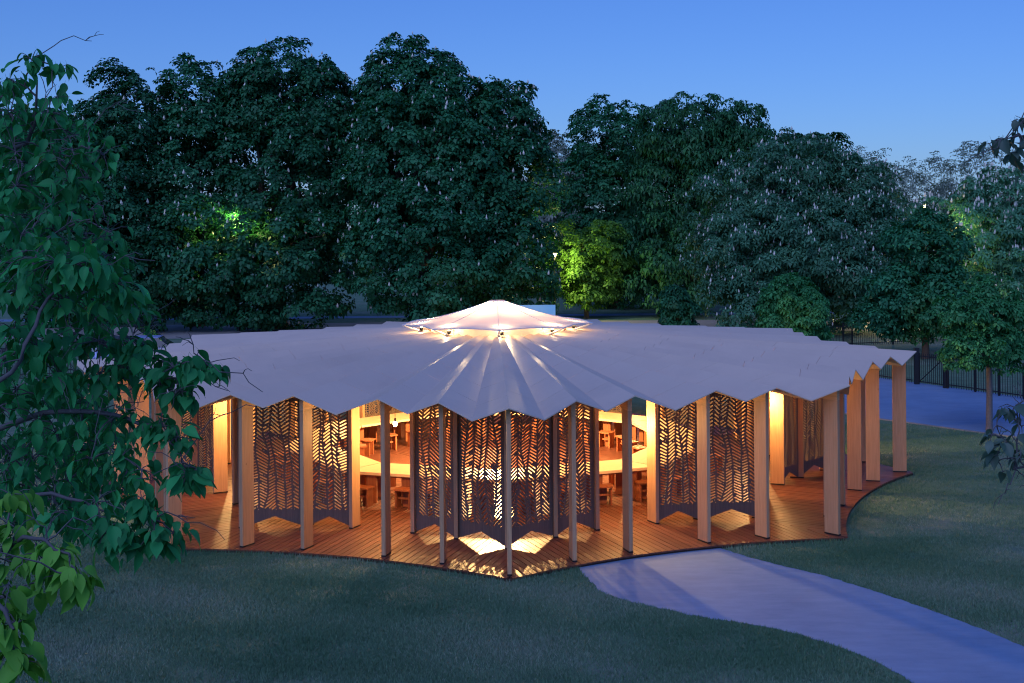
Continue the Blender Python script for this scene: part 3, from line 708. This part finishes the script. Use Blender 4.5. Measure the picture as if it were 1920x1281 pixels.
# far wood that closes the view, one mass
Vs, Fs, Ts = [], [], []; nn = 0
lbs = []
r = random.Random(5)
for k_ in range(46):
    x = -190 + k_*9.0 + r.uniform(-3, 3); lbs.append(((x, 190 + r.uniform(-14, 14), 4.2), (7.5, 6, r.uniform(4.5, 6.2))))
V, F, T, P, N = crown_arrays(lbs, 77, 2.6, 14, 1.2, 3, 0.6)
tag(obj('distant_wood', mesh_np('distant_wood', V, F, rnd=T), M['chestnut']), 'dark far line of trees closing the park', 'trees', kind='stuff')
print('LEAF QUADS', NT_, len(F))

# ------------------------------------------------------------------ broad-leaved trees close to the camera
M['bigleaf'] = m_leaf('broad_leaf', (0.014, 0.150, 0.048), (0.042, 0.34, 0.105), 0.28, 0.6)
M['yellowgreenleaf'] = m_leaf('yellow_green_broad_leaf', (0.080, 0.25, 0.035), (0.15, 0.41, 0.055), 0.32, 0.6)  # yellower, lighter green for the lower-left sprays
M['duskleaf'] = m_leaf('purplish_leaf', (0.035, 0.085, 0.055), (0.095, 0.15, 0.12), 0.25, 0.4)
M['twig'] = m_plain('grey_twig', (0.085, 0.080, 0.085), 0.85, 0, 0.35, 30)
def leaf_mesh(name, L, seed, rn):
    """pointed heart-shaped leaf, folded along its midrib and curved down to the tip; grows along +X"""
    r = random.Random(seed); n = 8; V, F = [], []
    prof = [0.0, 0.62, 0.92, 1.0, 0.95, 0.80, 0.55, 0.24, 0.0]; wd = 0.31*L*r.uniform(0.82, 1.15); cur = r.uniform(0.1, 0.55); fold = r.uniform(0.1, 0.55); tw = r.uniform(-0.5, 0.5)
    for k in range(n+1):
        t = k/n; x = L*t - (0.05*L if k == 1 else 0)*0; z = -cur*L*t*t; h = wd*prof[k]
        wv = 0.05*L*math.sin(5*t + seed)
        for sgn in (-1, -0.5, 0, 0.5, 1):
            V.append((x - (0.07*L*abs(sgn) if k <= 1 else 0), h*sgn, z + fold*h*abs(sgn)**1.4 + tw*h*sgn*t + wv*abs(sgn)*0.6*sgn))
    for k in range(n):
        for q in range(4): F.append((k*5+q, k*5+q+1, k*5+5+q+1, k*5+5+q))
    # petiole
    m0 = len(V); V += [(-0.32*L, 0.0, 0.05*L), (-0.32*L, 0.012*L, 0.05*L), (0.02*L, 0.012*L, 0.004*L), (0.02*L, -0.012*L, 0.004*L)]; F.append((m0, m0+1, m0+2, m0+3))
    return V, F
class BigTree:
    def __init__(s, name, base, label, matname, seed):
        s.o = empty(name, base); s.B = Vector(base); s.r = random.Random(seed); s.leaves = []; s.matname = matname; s.seed = seed; s.tw = MB(); s.nodes = []
        tag(s.o, label, 'tree')
    def limb(s, pts, r0, r1, name='limb'):
        P = [Vector(p) - s.B for p in pts]; b = MB(); q = []
        for i in range(len(P)-1):
            a_, b_, c_, d_ = P[max(i-1, 0)], P[i], P[i+1], P[min(i+2, len(P)-1)]
            for k in range(5):
                t = k/5; q.append(0.5*((2*b_) + (c_-a_)*t + (2*a_-5*b_+4*c_-d_)*t*t + (3*b_-3*c_+d_-a_)*t**3) + Vector([s.r.gauss(0, 0.012) for _ in range(3)]))
        q.append(P[-1]); b.tube(q, [r0 + (r1-r0)*k/(len(q)-1) for k in range(len(q))], 7); b.build(name, M['twig'], s.o, smooth=True)
        s.nodes += q[2:]
    def twig(s, a, b, r0=0.008, wig=0.1, n=6):
        L = (b-a).length; pts = []; off = Vector((0, 0, 0))
        for k in range(n+1):
            t = k/n
            if 0 < k < n: off = off*0.6 + Vector([s.r.gauss(0, wig*L*0.35) for _ in range(3)])
            pts.append(a.lerp(b, t) + off*math.sin(math.pi*t) + Vector((0, 0, 0.10*L*math.sin(math.pi*t))))
        s.tw.tube(pts, [r0*(1-0.7*k/n) + 0.0012 for k in range(n+1)], 4, False); return pts
    def spray(s, c, rad, n, size, young=False, droop=0.55, connect=True):  # young only selects the yellower, lighter green leaf colour
        c = Vector(c) - s.B
        if connect and s.nodes:
            a = min(s.nodes, key=lambda p: (p-c).length + 0.35*max(0, p.x-c.x) + s.r.uniform(0, 0.12)); pts = s.twig(a, c, 0.007 + 0.004*(a-c).length); s.nodes += pts[3:]
        for k in range(n):
            d = Vector([s.r.gauss(0, 1), s.r.gauss(0, 1), s.r.gauss(-0.15, 0.7)]).normalized(); p = c + d*rad*s.r.uniform(0.25, 1.0)
            if k % 3 == 0: s.twig(c, p, 0.0035, 0.08, 3)
            out_ = Vector((d.x, d.y, 0)).normalized() if abs(d.x)+abs(d.y) > 1e-3 else Vector((1, 0, 0))
            x = (out_*s.r.uniform(0.4, 1.0) + Vector((0, 0, -droop*s.r.uniform(0.5, 2.0))) + Vector([s.r.gauss(0, 0.3) for _ in range(3)])).normalized()
            upv = (Vector((0, 0, 1)) + out_*0.5 + Vector([s.r.gauss(0, 0.35) for _ in range(3)])); z = (upv - x*upv.dot(x)).normalized(); y = z.cross(x)
            s.leaves.append((p, x, y, z, size*s.r.uniform(0.45, 1.2), young))
    def bare(s, n, box, L=0.5):
        """thin leafless twigs between the limbs"""
        for k in range(n):
            a = s.r.choice(s.nodes); d = Vector((s.r.gauss(0.4, 0.8), s.r.gauss(-0.1, 0.7), s.r.gauss(0.05, 0.6))).normalized()
            pts = s.twig(a, a + d*L*s.r.uniform(0.4, 1.4), 0.0045, 0.16, 6)
            for q in range(2):
                a2 = pts[s.r.randint(2, 5)]; d2 = (d + Vector([s.r.gauss(0, 0.7) for _ in range(3)])).normalized(); s.twig(a2, a2 + d2*L*s.r.uniform(0.15, 0.5), 0.0025, 0.15, 4)
    def finish(s, maxparts=300):
        s.tw.build('twigs', M['twig'], s.o)['kind'] = 'stuff'
        vr = {}
        lv = sorted(s.leaves, key=lambda l: -l[4] / max((l[0] + s.B).y, 1))
        rest_v = {False: [], True: []}
        for i, (p, x, y, z, L, yel) in enumerate(lv):
            v_ = i % 9
            if (v_, yel) not in vr:
                V, F = leaf_mesh('leaf', 1.0, s.seed + v_, 0); vr[(v_, yel)] = (V, F, None)
            V, F, me = vr[(v_, yel)]
            mt = Matrix((x, y, z)).transposed().to_4x4()
            if i < maxparts:
                if me is None:
                    me = mesh_np('leaf', np.array(V), np.array(F), True, np.full(len(F), s.r.uniform(0.2, 0.9))); vr[(v_, yel)] = (V, F, me)
                o = obj('leaf', me, M['yellowgreenleaf' if yel else s.matname], s.o)
                o.matrix_basis = Matrix.Translation(p) @ mt @ Matrix.Scale(L, 4)
            else:
                A = np.array(V)*L @ np.array([x, y, z]) + np.array(p); rest_v[yel].append((A, np.array(F), s.r.random()))
        for yel, lst in rest_v.items():
            if not lst: continue
            nV = len(lst[0][0]); V = np.concatenate([a for a, _, _ in lst]); F = np.concatenate([f + k*nV for k, (_, f, _) in enumerate(lst)])
            T = np.concatenate([np.full(len(f), t) for _, f, t in lst])
            obj('foliage', mesh_np('foliage', V, F, True, T), M['yellowgreenleaf' if yel else s.matname], s.o)['kind'] = 'stuff'
        print('BIGTREE', len(lv))

bt = BigTree('broadleaf_tree', (-5.4, 11.0, GZ), 'large-leaved tree filling the left edge close to the camera', 'bigleaf', 3)
bt.limb([(-5.4, 11.0, GZ - 0.1), (-5.35, 11.0, 1.5), (-5.25, 10.9, 3.2), (-5.1, 10.9, 4.6), (-4.9, 11.0, 6.2), (-4.75, 11.1, 7.6)], 0.16, 0.04, 'trunk')
fork = Vector((-5.25, 10.9, 3.2)); f2 = Vector((-5.1, 10.9, 4.6)); f3 = Vector((-5.0, 10.95, 5.6))
bt.limb([fork, at(-150, 1010, 9.8), at(60, 930, 9.2), at(200, 960, 9.0)], 0.032, 0.008)
bt.limb([f2, at(-60, 820, 10.2), at(120, 770, 9.6), at(260, 790, 9.4), at(330, 840, 9.2)], 0.034, 0.006)
bt.limb([f2, at(-40, 700, 10.4), at(100, 640, 10.0), at(220, 650, 9.6), at(330, 690, 9.2)], 0.032, 0.006)
bt.limb([f3, at(-40, 520, 10.8), at(80, 450, 10.4), at(180, 400, 10.2)], 0.03, 0.006)
bt.limb([f3, at(-30, 340, 11.0), at(60, 250, 10.8), at(70, 150, 10.6)], 0.04, 0.006)
bt.limb([f2, at(-80, 760, 9.0), at(20, 700, 8.6), at(90, 560, 8.8), at(150, 500, 9.0)], 0.028, 0.006)
bt.limb([fork, at(-200, 1150, 8.4), at(-40, 1060, 7.6), at(60, 1010, 7.2), at(130, 1045, 7.0)], 0.03, 0.006)
bt.limb([fork, at(-260, 1250, 7.8), at(-90, 1160, 7.0), at(-10, 1130, 6.7), at(25, 1180, 6.6)], 0.035, 0.008)
# px, py, distance, radius m, leaves, leaf length
for px, py, d, rd, n, L in [
    (15, 150, 10.6, .16, 7, .15), (60, 112, 10.6, .10, 6, .14), (112, 128, 10.7, .08, 4, .13), (20, 215, 10.6, .20, 10, .16), (30, 285, 10.4, .22, 12, .16), (95, 215, 10.8, .12, 6, .13),
    (95, 285, 10.6, .16, 8, .15), (150, 285, 10.8, .14, 7, .14), (195, 290, 10.6, .13, 7, .14), (170, 240, 10.8, .08, 4, .12), (130, 340, 10.4, .16, 8, .15), (30, 350, 10.2, .2, 11, .16), (85, 395, 10.2, .18, 9, .16), (140, 390, 10.4, .1, 5, .14),
    (40, 440, 9.6, .2, 9, .16), (55, 500, 9.0, .18, 11, .17), (105, 490, 8.8, .18, 12, .17), (160, 505, 8.8, .16, 11, .17), (210, 535, 8.9, .14, 10, .16), (235, 545, 9.0, .08, 4, .15), (30, 545, 9.0, .18, 9, .16), (110, 560, 9.0, .16, 8, .16), (185, 580, 9.2, .12, 6, .15),
    (25, 620, 9.4, .18, 9, .16), (70, 650, 9.4, .17, 10, .16), (130, 625, 9.6, .16, 8, .15), (185, 640, 9.5, .15, 9, .16), (245, 635, 9.4, .12, 7, .15), (275, 650, 9.3, .11, 7, .15), (110, 700, 9.4, .17, 9, .16), (185, 700, 9.4, .16, 9, .16), (235, 690, 9.4, .13, 8, .15),
    (325, 690, 9.2, .12, 9, .15), (365, 680, 9.1, .09, 7, .14), (398, 690, 9.1, .07, 6, .13), (340, 735, 9.2, .11, 8, .15), (300, 720, 9.3, .10, 6, .14), (30, 730, 9.6, .2, 9, .16),
    (75, 790, 9.6, .16, 6, .15), (150, 800, 9.6, .15, 7, .15), (210, 790, 9.5, .13, 7, .15), (265, 790, 9.4, .12, 7, .15), (305, 800, 9.3, .11, 8, .15), (335, 820, 9.2, .10, 7, .15), (350, 890, 9.1, .11, 10, .16), (370, 880, 9.1, .05, 4, .14),
    (170, 860, 9.3, .14, 7, .15), (225, 860, 9.2, .13, 7, .15), (265, 880, 9.1, .11, 6, .15), (60, 860, 9.5, .15, 5, .15), (265, 935, 9.0, .09, 6, .15), (280, 960, 9.0, .08, 5, .15),
    (180, 940, 9.0, .13, 7, .16), (195, 1000, 8.9, .14, 9, .16), (240, 1000, 8.9, .13, 9, .16), (290, 995, 8.9, .12, 9, .16), (325, 1000, 9.0, .09, 6, .15), (110, 960, 9.2, .14, 5, .15)]:
    bt.spray(at(px, py, d), rd*1.4, int(n*3.5), L*0.92)
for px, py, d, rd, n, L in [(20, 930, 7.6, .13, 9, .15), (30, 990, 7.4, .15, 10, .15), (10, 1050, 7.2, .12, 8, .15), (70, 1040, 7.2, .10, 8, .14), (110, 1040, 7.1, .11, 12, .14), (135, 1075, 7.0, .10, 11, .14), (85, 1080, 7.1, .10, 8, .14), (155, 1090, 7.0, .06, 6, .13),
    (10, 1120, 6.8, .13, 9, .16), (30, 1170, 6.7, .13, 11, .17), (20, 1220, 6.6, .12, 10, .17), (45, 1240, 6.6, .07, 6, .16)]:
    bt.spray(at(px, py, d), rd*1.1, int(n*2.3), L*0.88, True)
rr3 = random.Random(8)
for q in range(125):
    y_ = rr3.uniform(150, 960); bt.spray(at(rr3.uniform(-30, 95 + 165*min(1, (y_-120)/450)), y_, rr3.uniform(10.2, 12.4)), 0.22, 12, 0.135)
for q in range(48):
    bt.spray(at(rr3.uniform(-40, 200), rr3.uniform(690, 990), rr3.uniform(9.6, 11.6)), 0.22, 12, 0.135)
bt.bare(170, None, 0.5)
bt.finish()

bt2 = BigTree('broadleaf_tree', (6.3, 10.5, GZ), 'branch tips with dusky leaves reaching in from the right edge', 'duskleaf', 9)
bt2.limb([(6.3, 10.5, GZ - 0.1), (6.2, 10.5, 2), (6.0, 10.5, 4.2), (5.7, 10.4, 6.2), (5.3, 10.3, 7.6)], 0.13, 0.03, 'trunk')
bt2.limb([(5.9, 10.45, 5.0), at(2060, 330, 10.0), at(1960, 330, 9.8), at(1915, 290, 9.8)], 0.03, 0.006)
bt2.limb([(6.1, 10.5, 3.0), at(2080, 860, 9.8), at(1970, 870, 9.6), at(1900, 880, 9.5)], 0.035, 0.006)
for px, py, d, rd, n, L in [(1905, 225, 9.8, .07, 6, .11), (1915, 255, 9.8, .09, 7, .12), (1880, 265, 9.8, .07, 6, .11), (1855, 270, 9.8, .05, 5, .11), (1900, 285, 9.8, .10, 8, .12), (1918, 320, 9.8, .09, 5, .12),
    (1905, 760, 9.6, .09, 7, .13), (1880, 770, 9.6, .05, 4, .12), (1915, 800, 9.6, .1, 6, .13), (1860, 815, 9.5, .06, 6, .12), (1885, 825, 9.5, .08, 7, .13), (1915, 850, 9.5, .1, 7, .13), (1870, 855, 9.5, .06, 5, .12), (1880, 885, 9.5, .04, 2, .12)]:
    bt2.spray(at(px, py, d), rd, n, L)
bt2.bare(25, None, 0.35)
bt2.finish()

# ------------------------------------------------------------------ railings
def railing(line, h, label, posts_at=1.9, gate=None):
    o = empty('railing', (line[0][0], line[0][1], GZ)); B = Vector((line[0][0], line[0][1], 0)); pk = MB(); rl = MB()
    P = [Vector((x, y, 0)) - B for x, y in line]
    for a, b in zip(P, P[1:]):
        L = (b-a).length; d = (b-a)/L; nrm = Vector((-d.y, d.x, 0))
        def bar(p, q, z0, z1, t=0.015): rl.prism([p - nrm*t + Vector((0, 0, z0)), q - nrm*t + Vector((0, 0, z0)), q + nrm*t + Vector((0, 0, z0)), p + nrm*t + Vector((0, 0, z0))],
                                               [p - nrm*t + Vector((0, 0, z1)), q - nrm*t + Vector((0, 0, z1)), q + nrm*t + Vector((0, 0, z1)), p + nrm*t + Vector((0, 0, z1))])
        bar(a, b, 0.14, 0.18); bar(a, b, h - 0.16, h - 0.12)
        n = int(L/0.115)
        for k in range(n):
            c = a + d*(L*(k+0.5)/n); w_ = 0.0095
            pk.prism([(c.x-w_, c.y-w_, 0.05), (c.x+w_, c.y-w_, 0.05), (c.x+w_, c.y+w_, 0.05), (c.x-w_, c.y+w_, 0.05)], [(c.x-w_*.6, c.y-w_*.6, h), (c.x+w_*.6, c.y-w_*.6, h), (c.x+w_*.6, c.y+w_*.6, h), (c.x-w_*.6, c.y+w_*.6, h)])
        m = max(1, round(L/posts_at))
        for k in range(m):
            c = a + d*(L*k/m); MB().box(c.x-0.03, c.x+0.03, c.y-0.03, c.y+0.03, 0, h + 0.05).build('post', M['black'], o)
    rl.build('rail', M['black'], o); pk.build('pickets', M['black'], o)['kind'] = 'stuff'
    return tag(o, label, 'railing', 'iron railings')
railing([(15.2, 52.4), (16.45, 50.15)], 1.33, 'short black iron railing behind the pavilion corner at right')
g = empty('gate', (16.57, 49.97, GZ)); gp = Vector((17.3, 48.67, 0)) - Vector((16.57, 49.97, 0)); gd = gp.normalized()
for c, w_ in ((Vector((0, 0, 0)), 0.09), (gd*1.45, 0.07)): MB().box(c.x-w_, c.x+w_, c.y-w_, c.y+w_, 0, 1.5).build('post', M['black'], g)
pk = MB()
for q in range(12):
    c = gd*(0.17 + q*0.1); pk.box(c.x-0.01, c.x+0.01, c.y-0.01, c.y+0.01, 0.1, 1.3)
pk.build('pickets', M['black'], g)['kind'] = 'stuff'
MB().tube([gd*0.12 + Vector((0, 0, 0.12)), gd*1.35 + Vector((0, 0, 1.15))], 0.022, 6).build('brace', M['black'], g)
for z in (0.14, 1.18): MB().tube([gd*0.1 + Vector((0, 0, z)), gd*1.38 + Vector((0, 0, z))], 0.018, 6).build('rail', M['black'], g)
tag(g, 'black iron gate with a diagonal brace and thick posts by the path', 'gate')
railing([(17.35, 48.6), (18.0, 47.43), (19.0, 45.3), (24, 36.5)], 1.33, 'black iron railing along the right-hand path behind the young tree', 1.35)
railing([(-40, 53.0), (-15.3, 55.6), (12, 61), (17.6, 64.8), (18.4, 66), (23.3, 67.5), (40, 69)], 1.33, 'long black iron railing between the lawn and the road behind', 2.6)

# ------------------------------------------------------------------ park lamps, board, cars, masts
def park_lamp(px, py, d, power, label, colr=(1.0, 0.86, 0.30)):
    p = at(px, py, d); o = empty('street_lamp', (p.x, p.y, GZ)); h = p.z - GZ
    MB().lathe([(0.11, 0), (0.11, 0.5), (0.06, 0.6), (0.045, h - 0.35), (0.07, h - 0.33), (0.03, h - 0.28)], 10).build('post', M['black'], o)
    MB().lathe([(0.03, h - 0.28), (0.13, h + 0.10), (0.15, h + 0.12), (0.1, h + 0.2), (0.02, h + 0.28)], 8).build('lantern_frame', M['black'], o)
    MB().lathe([(0.0, h - 0.14), (0.10, h - 0.13), (0.165, h + 0.095), (0.0, h + 0.1)], 10).build('lantern_glass', M['lampglass'], o)
    L = bpy.data.lights.new('lamp_light', 'POINT'); L.energy = power; L.color = colr; L.shadow_soft_size = 0.18
    lo = bpy.data.objects.new('lamp_light', L); col.objects.link(lo); lo.parent = o; lo.location = (0, -0.45, h - 0.05)
    return tag(o, label, 'street lamp', 'park lamps')
M['lampglass'] = m_emit('lamp_glass', (1.0, 0.85, 0.5), 4)
park_lamp(446, 412, 79.4, 1300, 'park lamp shining inside the chestnut row on the left')
park_lamp(1040, 478, 84.6, 1250, 'park lamp beside the small yellow-green tree')
park_lamp(1790, 430, 81.8, 220, 'park lamp among the blossom at the far right')
park_lamp(1733, 386, 104, 900, 'distant lamp above the blossoming chestnut at right', (1, 0.8, 0.5))
park_lamp(1668, 585, 80, 1400, 'street lamp lighting the road behind the railings at right', (1.0, 0.82, 0.42))

M['turquoise'] = m_plain('turquoise_board', (0.48, 0.85, 0.92), 0.5, 0, 0.05)
o = empty('notice_board', (1.15, 74.0, GZ))
MB().box(-1.5, 1.5, -0.04, 0.04, 0.12, 1.88).build('panel', M['turquoise'], o)
for x in (-1.2, 1.2): MB().box(x-0.05, x+0.05, 0.042, 0.14, 0, 1.7).build('post', M['black'], o)
tag(o, 'plain turquoise board standing behind the white canopy', 'board')

def car(name, loc, rz, paint, label):
    o = empty(name, loc, rz); L, W = 4.1, 1.72
    prof = [(-2.05, .45, .62), (-1.95, .32, .80), (-1.3, .26, .92), (-0.75, .24, .98), (0.9, .24, .98), (1.7, .26, .94), (2.0, .32, .82), (2.06, .45, .6)]
    v, f = [], []
    for x, z0, z1 in prof:
        e = 1 - 0.10*(abs(x)/2.06)**4; hw = W/2*e
        v += [(x, -hw*0.96, z0), (x, -hw, (z0+z1)/2), (x, -hw*0.93, z1), (x, hw*0.93, z1), (x, hw, (z0+z1)/2), (x, hw*0.96, z0)]
    for k in range(len(prof)-1):
        for q in range(6): f.append((k*6+q, k*6+(q+1) % 6, k*6+6+(q+1) % 6, k*6+6+q))
    f += [tuple(range(6))[::-1], tuple(range((len(prof)-1)*6, len(prof)*6))]
    MB().add(v, f).build('body', paint, o, smooth=False)
    gl = [(-0.85, .975, .80), (-0.25, 1.42, .64), (0.95, 1.43, .64), (1.65, .95, .78)]
    v = []; 
    for x, z, hw in gl: v += [(x, -hw, z), (x, hw, z)]
    v += [(-0.85, -.80, .96), (-0.85, .80, .96), (1.65, -.78, .93), (1.65, .78, .93)]
    MB().add(v, [(0,1,3,2), (4,5,7,6), (0,2,4,6), (1,7,5,3)]).build('windows', M['carglass'], o)
    MB().box(-0.3, 1.0, -.65, .65, 1.422, 1.455).build('roof', paint, o)
    for x in (-1.3, 1.28):
        for s_ in (-1, 1):
            wv = MB(); wv.tube([(x, s_*0.70, 0.31), (x, s_*0.87, 0.31)], 0.31, 14); wh = wv.build('wheel', M['black'], o)
            hb = MB(); hb.tube([(x, s_*0.871, 0.31), (x, s_*0.88, 0.31)], 0.19, 10); hb.build('hub', M['steel'], wh)
    for s_ in (-1, 1): MB().box(-2.07, -2.0, s_*0.62-0.14, s_*0.62+0.14, 0.62, 0.74).build('headlight', M['steel'], o)
    return tag(o, label, 'car', 'parked cars')
M['carglass'] = m_plain('car_glass', (0.02, 0.025, 0.03), 0.1)
M['paint_blue'] = m_plain('pale_blue_paint', (0.35, 0.42, 0.75), 0.25, 0.1, 0.05); M['paint_dark'] = m_plain('dark_paint', (0.03, 0.03, 0.04), 0.2, 0.2, 0.05)
p = at(262, 650, 59); car('parked_car', (p.x, 59, GZ), 0.1, M['paint_blue'], 'pale blue car parked behind the railings at left')
p = at(232, 640, 66); car('parked_car', (p.x, 66, GZ), -0.15, M['paint_dark'], 'dark car further back at the left under the chestnuts')

mo = at(850, 125, 420); o = empty('radio_mast', (mo.x, mo.y, GZ)); ht = at(850, 98, 420).z
b = MB()
for q in range(3): a = q*2.094; b.tube([(1.0*math.cos(a), 1.0*math.sin(a), 0), (0.55*math.cos(a), 0.55*math.sin(a), ht*0.97)], 0.14, 5)
for q in range(40):
    z0, z1 = ht*q/41, ht*(q+1)/41; a = q*2.094; b.tube([(0.8*math.cos(a), 0.8*math.sin(a), z0), (0.8*math.cos(a+2.094), 0.8*math.sin(a+2.094), z1)], 0.08, 4)
b.build('lattice', M['black'], o); MB().tube([(0, 0, ht*0.95), (0, 0, ht)], 0.25, 6).build('antenna', M['black'], o)
tag(o, 'thin dark lattice mast rising over the tallest chestnut', 'mast')

# ------------------------------------------------------------------ lawn blades
deck_poly = [(p.x + PC.x, p.y + PC.y) for p in (pol(40*s + 40*k/12, scallop(40*s + 40*k/12, s, RC + 0.24)) for s in range(9) for k in range(12))]
path_poly = near_l + near_r[::-1]; path2 = far_edge + [(34, 26), (30, 30), (19.2, 46.0), (15.6, 52.5), (10, 60)]
r = np.random.default_rng(12); pts = []
for (x0, x1, y0, y1, n) in ((-10, 10, 16.3, 25.5, 900000), (7, 17, 20, 40, 260000), (-16, -6, 22, 40, 40000)):
    pts.append(np.stack([r.uniform(x0, x1, n), r.uniform(y0, y1, n)], 1))
p = np.concatenate(pts); p = p[~inside(p, deck_poly) & ~inside(p, path_poly) & ~inside(p, path2)]
p = p[np.abs(p[:, 0]) < p[:, 1]*0.44]
cl = np.sin(p[:, 0]*2.1 + np.sin(p[:, 1]*1.7)*1.3) * np.sin(p[:, 1]*2.6 + np.sin(p[:, 0]*1.1)*2.0)
p = p[r.random(len(p)) < 0.62 + 0.38*cl]; n = len(p)
th = r.uniform(0, 6.283, n); h = r.uniform(0.02, 0.06, n); wd = r.uniform(0.004, 0.009, n); le = r.normal(0, 0.022, (n, 2))
fringe = inside(p, [(q.x + PC.x, q.y + PC.y) for q in (pol(40*s + 40*k/12, scallop(40*s + 40*k/12, s, RC + 0.42)) for s in range(9) for k in range(12))]); h = np.where(fringe, h*1.9, h)
a = np.stack([p[:, 0] + np.cos(th)*wd, p[:, 1] + np.sin(th)*wd, np.full(n, GZ - 0.003)], 1); b_ = np.stack([p[:, 0] - np.cos(th)*wd, p[:, 1] - np.sin(th)*wd, np.full(n, GZ - 0.003)], 1)
c_ = np.stack([p[:, 0] + le[:, 0], p[:, 1] + le[:, 1], GZ + h], 1)
V = np.stack([a, b_, c_], 1).reshape(-1, 3)
dry = np.clip(0.40 + 0.42*np.sin(p[:, 0]*0.9 + 1.7*np.sin(p[:, 1]*0.6)) * np.sin(p[:, 1]*1.2 + 0.8) + r.normal(0, 0.22, n), 0, 1)
tag(obj('grass', mesh_np('grass', V, np.arange(3*n).reshape(n, 3), rnd=dry), M['blade']), 'short mown grass with dry patches around the pavilion', 'grass', kind='stuff')
print('BLADES', n)
